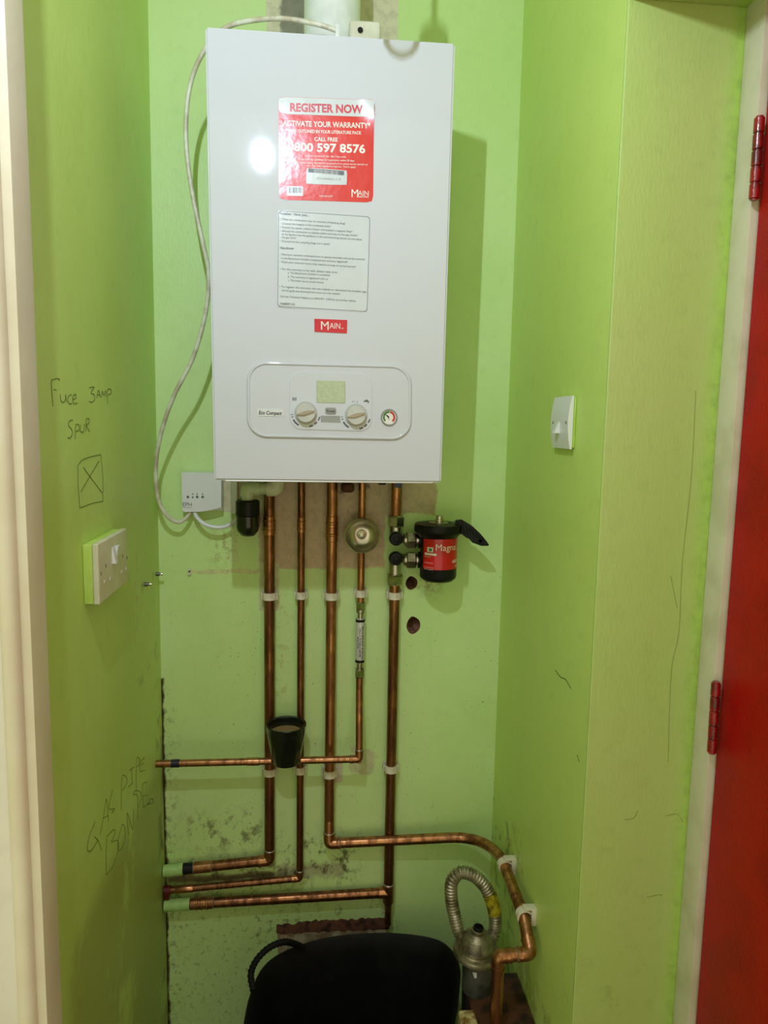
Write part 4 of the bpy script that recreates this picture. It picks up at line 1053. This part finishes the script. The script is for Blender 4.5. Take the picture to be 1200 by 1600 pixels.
# ------------------------------------------------------------------ electrical plates
sxf = XL+.022
sk = thing('socket', 'aged white double wall socket on the left wall', 'socket', (XL, -.41, -.166))
bm = BM()
y0, y1 = -.492, -.338; z0, z1 = -.165, -.0775
box(bm, XL+.0003, sxf-.0085, y0+.001, y1-.001, z0+.001, z1-.001, .002, 2); obj('back_box', bm, M_SIDEP, sk)
bm = BM(); box(bm, sxf-.0085, sxf, y0, y1, z0, z1, .0022, 3); fp = obj('faceplate', bm, M_SOCK, sk)
for yy in (-.4395, -.4115):
    p = PX(176 if yy < -.42 else 183, 866, sxf)
yc_ = PX(179, 866, sxf)
for i, yy in enumerate((yc_.y-.0075, yc_.y+.0075)):
    bm = BM(); w_ = .0058
    vs = [(sxf, yy-w_, yc_.z-.012), (sxf, yy+w_, yc_.z-.012), (sxf, yy+w_, yc_.z+.012), (sxf, yy-w_, yc_.z+.012)]
    hi = [.0012, .0012, .0055, .0055] if i else [.0055, .0055, .0012, .0012]
    a = [bm.verts.new(v) for v in vs]; b = [bm.verts.new((v[0]+h_, v[1], v[2])) for v, h_ in zip(vs, hi)]
    bm.faces.new(a[::-1]); bm.faces.new(b)
    for j in range(4): bm.faces.new((a[j], a[(j+1) % 4], b[(j+1) % 4], b[j]))
    obj('rocker_switch', bm, M_WPLAST, sk, 20)
bm = BM()
for cx, cy in ((166.5, 888), (198.0, 864.0)):
    pass
for (px, py, w_, h_) in ((157.8, 896.5, .0022, .0045), (165.6, 884, .0024, .0060), (191.6, 868.5, .0024, .0060), (198.6, 871.5, .0022, .0045)):
    p = PX(px, py, sxf); bm = BM(); box(bm, sxf-.001, sxf+.0002, p.y-w_/2, p.y+w_/2, p.z-h_/2, p.z+h_/2); obj('pin_slot', bm, M_BLACK, sk, 20)
bm = BM()
for (px, py) in ((163.5, 909), (172, 904), (190, 893), (197, 888)):
    p = PX(px, py, sxf); bm = BM(); box(bm, sxf-.001, sxf+.0006, p.y-.0028, p.y+.0028, p.z-.0018, p.z+.0018); obj('pin_shutter', bm, M_WPLAST, sk, 20)
swx = .371
sw = thing('wall_switch', 'white rocker switch plate on the right wall beside the boiler', 'switch', (XR, -.373, .0625))
bm = BM(); box(bm, swx+.004, XR-.0003, -.4125, -.334, .0645, .1435, .002, 2); obj('back_box', bm, M_SIDEP, sw)
bm = BM(); n = 10; g = []
y0, y1, z0, z1 = -.416, -.331, .0625, .1455
for j in range(n+1):
    t = j/n; bow = .005*(1-(2*t-1)**2)
    g.append([bm.verts.new((swx-.001-bow+.004, y, z0+(z1-z0)*t)) for y in (y0, y1)] + [bm.verts.new((swx+.006, y, z0+(z1-z0)*t)) for y in (y1, y0)])
for j in range(n):
    for i in range(4): bm.faces.new((g[j][i], g[j][(i+1) % 4], g[j+1][(i+1) % 4], g[j+1][i]))
bm.faces.new(g[0][::-1]); bm.faces.new(g[-1]); obj('faceplate', bm, M_WPLAST, sw, 40)
p = PX(873, 668, swx-.001)
bm = BM(); a = [Vector((swx-.0012, p.y-.006, p.z-.009)), Vector((swx-.0012, p.y+.006, p.z-.009)), Vector((swx-.0012, p.y+.006, p.z+.010)), Vector((swx-.0012, p.y-.006, p.z+.010))]
b = [v-Vector((h_, 0, 0)) for v, h_ in zip(a, (.009, .009, .001, .001))]
va = [bm.verts.new(v) for v in a]; vb = [bm.verts.new(v) for v in b]; bm.faces.new(va); bm.faces.new(vb[::-1])
for j in range(4): bm.faces.new((va[j], vb[j], vb[(j+1) % 4], va[(j+1) % 4]))
obj('rocker', bm, M_WPLAST, sw, 20)
bm = BM()
for px in (865.3, 885.5):
    p = PX(px, 660, swx-.001); bm = BM(); lathe(bm, [(.0024, 0), (.0022, .0008)], (swx-.0018, p.y, .104), (-1, 0, 0), 14); obj('plate_screw', bm, M_NICKEL, sw)

# small fixings
for i, (px, py, lab) in enumerate(((226, 913, 'small grey screw end sticking out of the left wall, nearer the socket'), (244, 897, 'small grey screw end sticking out of the left wall, nearer the corner'))):
    p = PX(px, py, XL)
    t_ = thing('wall_screw', lab, 'screw', p, 'screws in the left wall')
    bm = BM(); lathe(bm, [(.0042, 0), (.0042, .005), (.0034, .007)], p, (1, 0, 0), 8); obj('plug', bm, M_GALV, t_, 30)
    bm = BM(); lathe(bm, [(.0022, .006), (.0022, .010), (.0032, .0105), (.0028, .013)], p, (1, 0, 0), 12); obj('screw', bm, M_STEEL, t_, 30)
p = PY(296, 894, 0)
t_ = thing('cable_cleat', 'tiny rusty metal cleat on the back wall below the receiver', 'cleat', p)
bm = BM(); box(bm, p.x-.003, p.x+.0035, -.006, -.0003, p.z-.006, p.z+.009, .001, 1); obj('cleat_body', bm, M_OFFW, t_)
bm = BM(); lathe(bm, [(.0018, 0), (.0016, .002)], (p.x+.001, -.006, p.z+.003), (0, -1, 0), 12); obj('nail', bm, M_RUST, t_)

# ------------------------------------------------------------------ regulator, hose, ledge, cream box
ZS = -.98
lx0 = PZ(722, 1523, ZS).x
bm = BM(); box(bm, lx0, XR-.001, -.56, -.236, FLOOR, ZS, .004, 2)
for v in bm.verts: v.co += Vector((0, 0, 0))
tag(obj('ledge_box', bm, M_RUST, None, 35, at=(.33, -.4, FLOOR)), 'rusty brown box ledge in the right corner under the regulator', 'ledge')
rgp = PZ(752, 1526, ZS); rgy = -.272
rx = PY(744, 1480, rgy).x; zfl = PY(744, 1481, rgy).z
rg = thing('gas_regulator', 'tarnished dome-topped gas regulator with corrugated hose on the ledge', 'gas regulator', (rx, rgy, ZS))
fr2 = 39*1.29/FPX
ax = Vector((.04, -.10, 1)).normalized(); base = Vector((rx, rgy, zfl))
bm = BM(); lathe(bm, [(fr2*.90, -.012), (fr2*.99, -.009), (fr2, -.004), (fr2*.96, 0), (fr2*.80, .001), (fr2*.77, .004)], base, ax, 40); obj('flange', bm, M_OLDMET, rg, 35)
bm = BM(); lathe(bm, [(fr2*.77, .001), (fr2*.76, .007), (fr2*.70, .016), (fr2*.57, .026), (fr2*.40, .033), (fr2*.30, .036), (fr2*.28, .042), (fr2*.23, .043), (fr2*.22, .038)], base, ax, 40); dm = obj('dome', bm, M_OLDMET, rg, 40)
bm = BM(); cpt = base+ax*.040; lathe(bm, [(fr2*.22, 0), (fr2*.22, .007), (fr2*.16, .008), (fr2*.14, .003)], cpt, ax, 18); obj('screw_cap', bm, M_BLACK, rg, 40)
# worn print lines on the dome
bm = BM(); n_, b_ = frame_of(ax)
def dome_pt(a, t):
    r = fr2*(.76-.32*t**1.6); h = .007+.024*t; return base + ax*h + (Vector((1, 0, 0))*math.sin(a) + Vector((0, -1, 0))*math.cos(a))*r*1.03
for j in range(7):
    t = .12+.62*j/6
    tube(bm, [dome_pt(a_, t) for a_ in [-.9+.95*k/8 for k in range(9)]], .0005, 5)
obj('printed_lines', bm, M_INKK, dm, 0)
bm = BM(); lathe(bm, [(.029, ZS+.0005), (.029, zfl-.018), (.026, zfl-.014)], (rx+.004, rgy, 0), (0, 0, 1), 32); obj('canister', bm, M_GALV, rg, 35)
bm = BM(); pp = Vector((rx-.012, rgy-.0272, zfl-.028)); plate(bm, [pp, pp+Vector((.010, 0, -.002)), pp+Vector((.012, 0, -.012)), pp+Vector((.004, 0, -.012))], (0, -1, 0), .0006); obj('white_tag', bm, M_WPLAST, rg, 0)
hy = -.245
hs = [(724, 1470, hy-.018), (716, 1454, hy-.008), (710, 1430, hy), (705, 1402, hy), (706, 1378, hy), (718, 1364, hy), (736, 1366, hy), (752, 1378, hy), (765, 1398, hy), (772, 1420, hy), (774, 1440, hy), (772, 1456, hy-.005), (764, 1470, hy-.016)]
pth = smooth_path([PY(*p) for p in hs], 34); L = [0]
for i in range(1, len(pth)): L.append(L[-1]+(pth[i]-pth[i-1]).length)
bm = BM(); tube(bm, pth, [.0115+.0013*math.sin(2*math.pi*l/.0062) for l in L], 20); hz = obj('corrugated_hose', bm, M_OLDMET, rg, 70)
i0, i1 = int(34*7.9), int(34*9.4)
bm = BM(); tube(bm, pth[i0:i1:6], .0134, 20); obj('yellow_tape', bm, M_YTAPE, hz, 50)
# cream box between tub and ledge
zc2 = -.948
bm = BM(); box(bm, .239, lx0-.002, -.47, -.354, FLOOR+.0005, zc2, .008, 3)
tag(obj('storage_box', bm, M_SPONGE, None, 35, at=((.239+lx0)/2, -.42, FLOOR)), 'stained cream plastic box wedged between the black tub and the ledge', 'box')

# ------------------------------------------------------------------ black tub
ZR = -.974
rimpx = [(381, 1600), (392, 1552), (412, 1512), (445, 1488), (500, 1469), (560, 1461), (620, 1460), (680, 1469), (708, 1489), (719, 1515), (718, 1545), (713, 1585)]
rim = [PZ(px, py, ZR) for px, py in rimpx]
cx = (rim[0].x+rim[-1].x)/2+.005; ymin = rim[0].y
rim += [Vector((.20, -.44, ZR)), Vector((.12, -.495, ZR)), Vector((.02, -.50, ZR)), Vector((-.085, -.46, ZR)), Vector((-.14, -.40, ZR))]
rc_ = sum(rim, Vector())/len(rim)
def closed(pts, n=5):
    out = []; m = len(pts)
    for i in range(m):
        a, b, c, d = pts[i-1], pts[i], pts[(i+1) % m], pts[(i+2) % m]
        for k in range(n):
            t = k/n; out.append(.5*((2*b)+(c-a)*t+(2*a-5*b+4*c-d)*t*t+(3*b-a-3*c+d)*t**3))
    return out
rimc = closed(rim, 5)
tub = thing('tub', 'large flexible black rubber tub on the floor', 'tub', (rc_.x, rc_.y, FLOOR))
bm = BM(); m = len(rimc)
def ringat(s, z, inset): return [bm.verts.new((rc_.x+(p.x-rc_.x)*s*(1-inset), rc_.y+(p.y-rc_.y)*s*(1-inset), z)) for p in rimc]
levels = [(.70, FLOOR+.0005, 0), (.74, FLOOR+.008, 0), (.88, FLOOR+.18, 0), (.96, ZR-.03, 0), (.975, ZR-.026, 0), (.985, ZR-.006, 0), (1.0, ZR-.004, 0), (1.0, ZR+.003, 0), (.985, ZR+.004, 0), (.965, ZR, 0), (.935, ZR-.03, 0), (.86, FLOOR+.18, 0), (.72, FLOOR+.012, 0)]
rs = [ringat(*l) for l in levels]
for i in range(len(rs)-1):
    for k in range(m): bm.faces.new((rs[i][k], rs[i][(k+1) % m], rs[i+1][(k+1) % m], rs[i+1][k]))
bm.faces.new(rs[0][::-1]); bm.faces.new(rs[-1]); obj('body', bm, M_RUBBER, tub, 50)
hp_ = [PZ(396, 1548, ZR+.002), PY(392, 1522, -.235), PY(401, 1500, -.21), PY(420, 1481, -.195), PY(442, 1472, -.18), PY(458, 1474, -.165), PZ(474, 1481, ZR+.002)]
hpt = smooth_path(hp_, 14); L = [0]
for i in range(1, len(hpt)): L.append(L[-1]+(hpt[i]-hpt[i-1]).length)
bm = BM(); tube(bm, hpt, [.0062+.0007*math.sin(2*math.pi*l/.008) for l in L], 14); obj('handle', bm, M_RUBBER, tub, 60)
# ------------------------------------------------------------------ lamps (above the picture)
lamp = thing('ceiling_lamp', 'lit white lamp hanging on a rod from the hall ceiling', 'lamp', LAMP)
bm = BM(); tube(bm, [LAMP+Vector((0, .02, .06)), (LAMP.x, LAMP.y+.02-.03, CEIL)], .005, 12); lathe(bm, [(.04, CEIL-.02), (.045, CEIL-.0005)], (LAMP.x, LAMP.y-.01, 0), (0, 0, 1), 24); obj('rod', bm, M_LAMPB, lamp)
bm = BM(); box(bm, LAMP.x-.03, LAMP.x+.03, LAMP.y-.035, LAMP.y-.004, LAMP.z-.06, LAMP.z+.06, .006, 3); obj('housing', bm, M_LAMPB, lamp)
bm = BM(); tube(bm, [(LAMP.x, LAMP.y-.01, LAMP.z+.05), (LAMP.x, LAMP.y-.01, CEIL-.01)], .006, 12); obj('stem', bm, M_LAMPB, lamp)
for k in (-1, 0, 1):
    ld = bpy.data.lights.new('led', 'AREA'); ld.shape = 'DISK'; ld.size = .013; ld.energy = LED_POWER/3; ld.color = LED_COL
    lo = bpy.data.objects.new('led_light', ld); COL.objects.link(lo); lo.parent = lamp
    lo.location = (0, 0, .015*k); lo.rotation_euler = (math.radians(78), 0, math.radians(-4))
pb = LAMP + (PF(627, 62)-LAMP)*.8
pd = thing('pendant_bulb', 'unlit clear round bulb hanging on a cord just above the boiler front', 'light bulb', (pb.x, pb.y, pb.z))
bm = BM(); lathe(bm, [(.004, -.0222), (.014, -.0175), (.021, -.008), (.0225, 0), (.021, .008), (.0155, .0175), (.0135, .028)], pb, (0, 0, 1), 28); obj('bulb', bm, M_GLASSB, pd, 60)
bm = BM(); lathe(bm, [(.0165, .028), (.0170, .060), (.0165, .118), (.010, .126), (.004, .13)], pb, (0, 0, 1), 24); obj('lamp_holder', bm, M_LAMPB, pd, 40)
bm = BM(); tube(bm, [pb+Vector((0, 0, .125)), (pb.x, pb.y, CEIL-.0005)], .0034, 10); obj('cord', bm, M_LAMPB, pd)
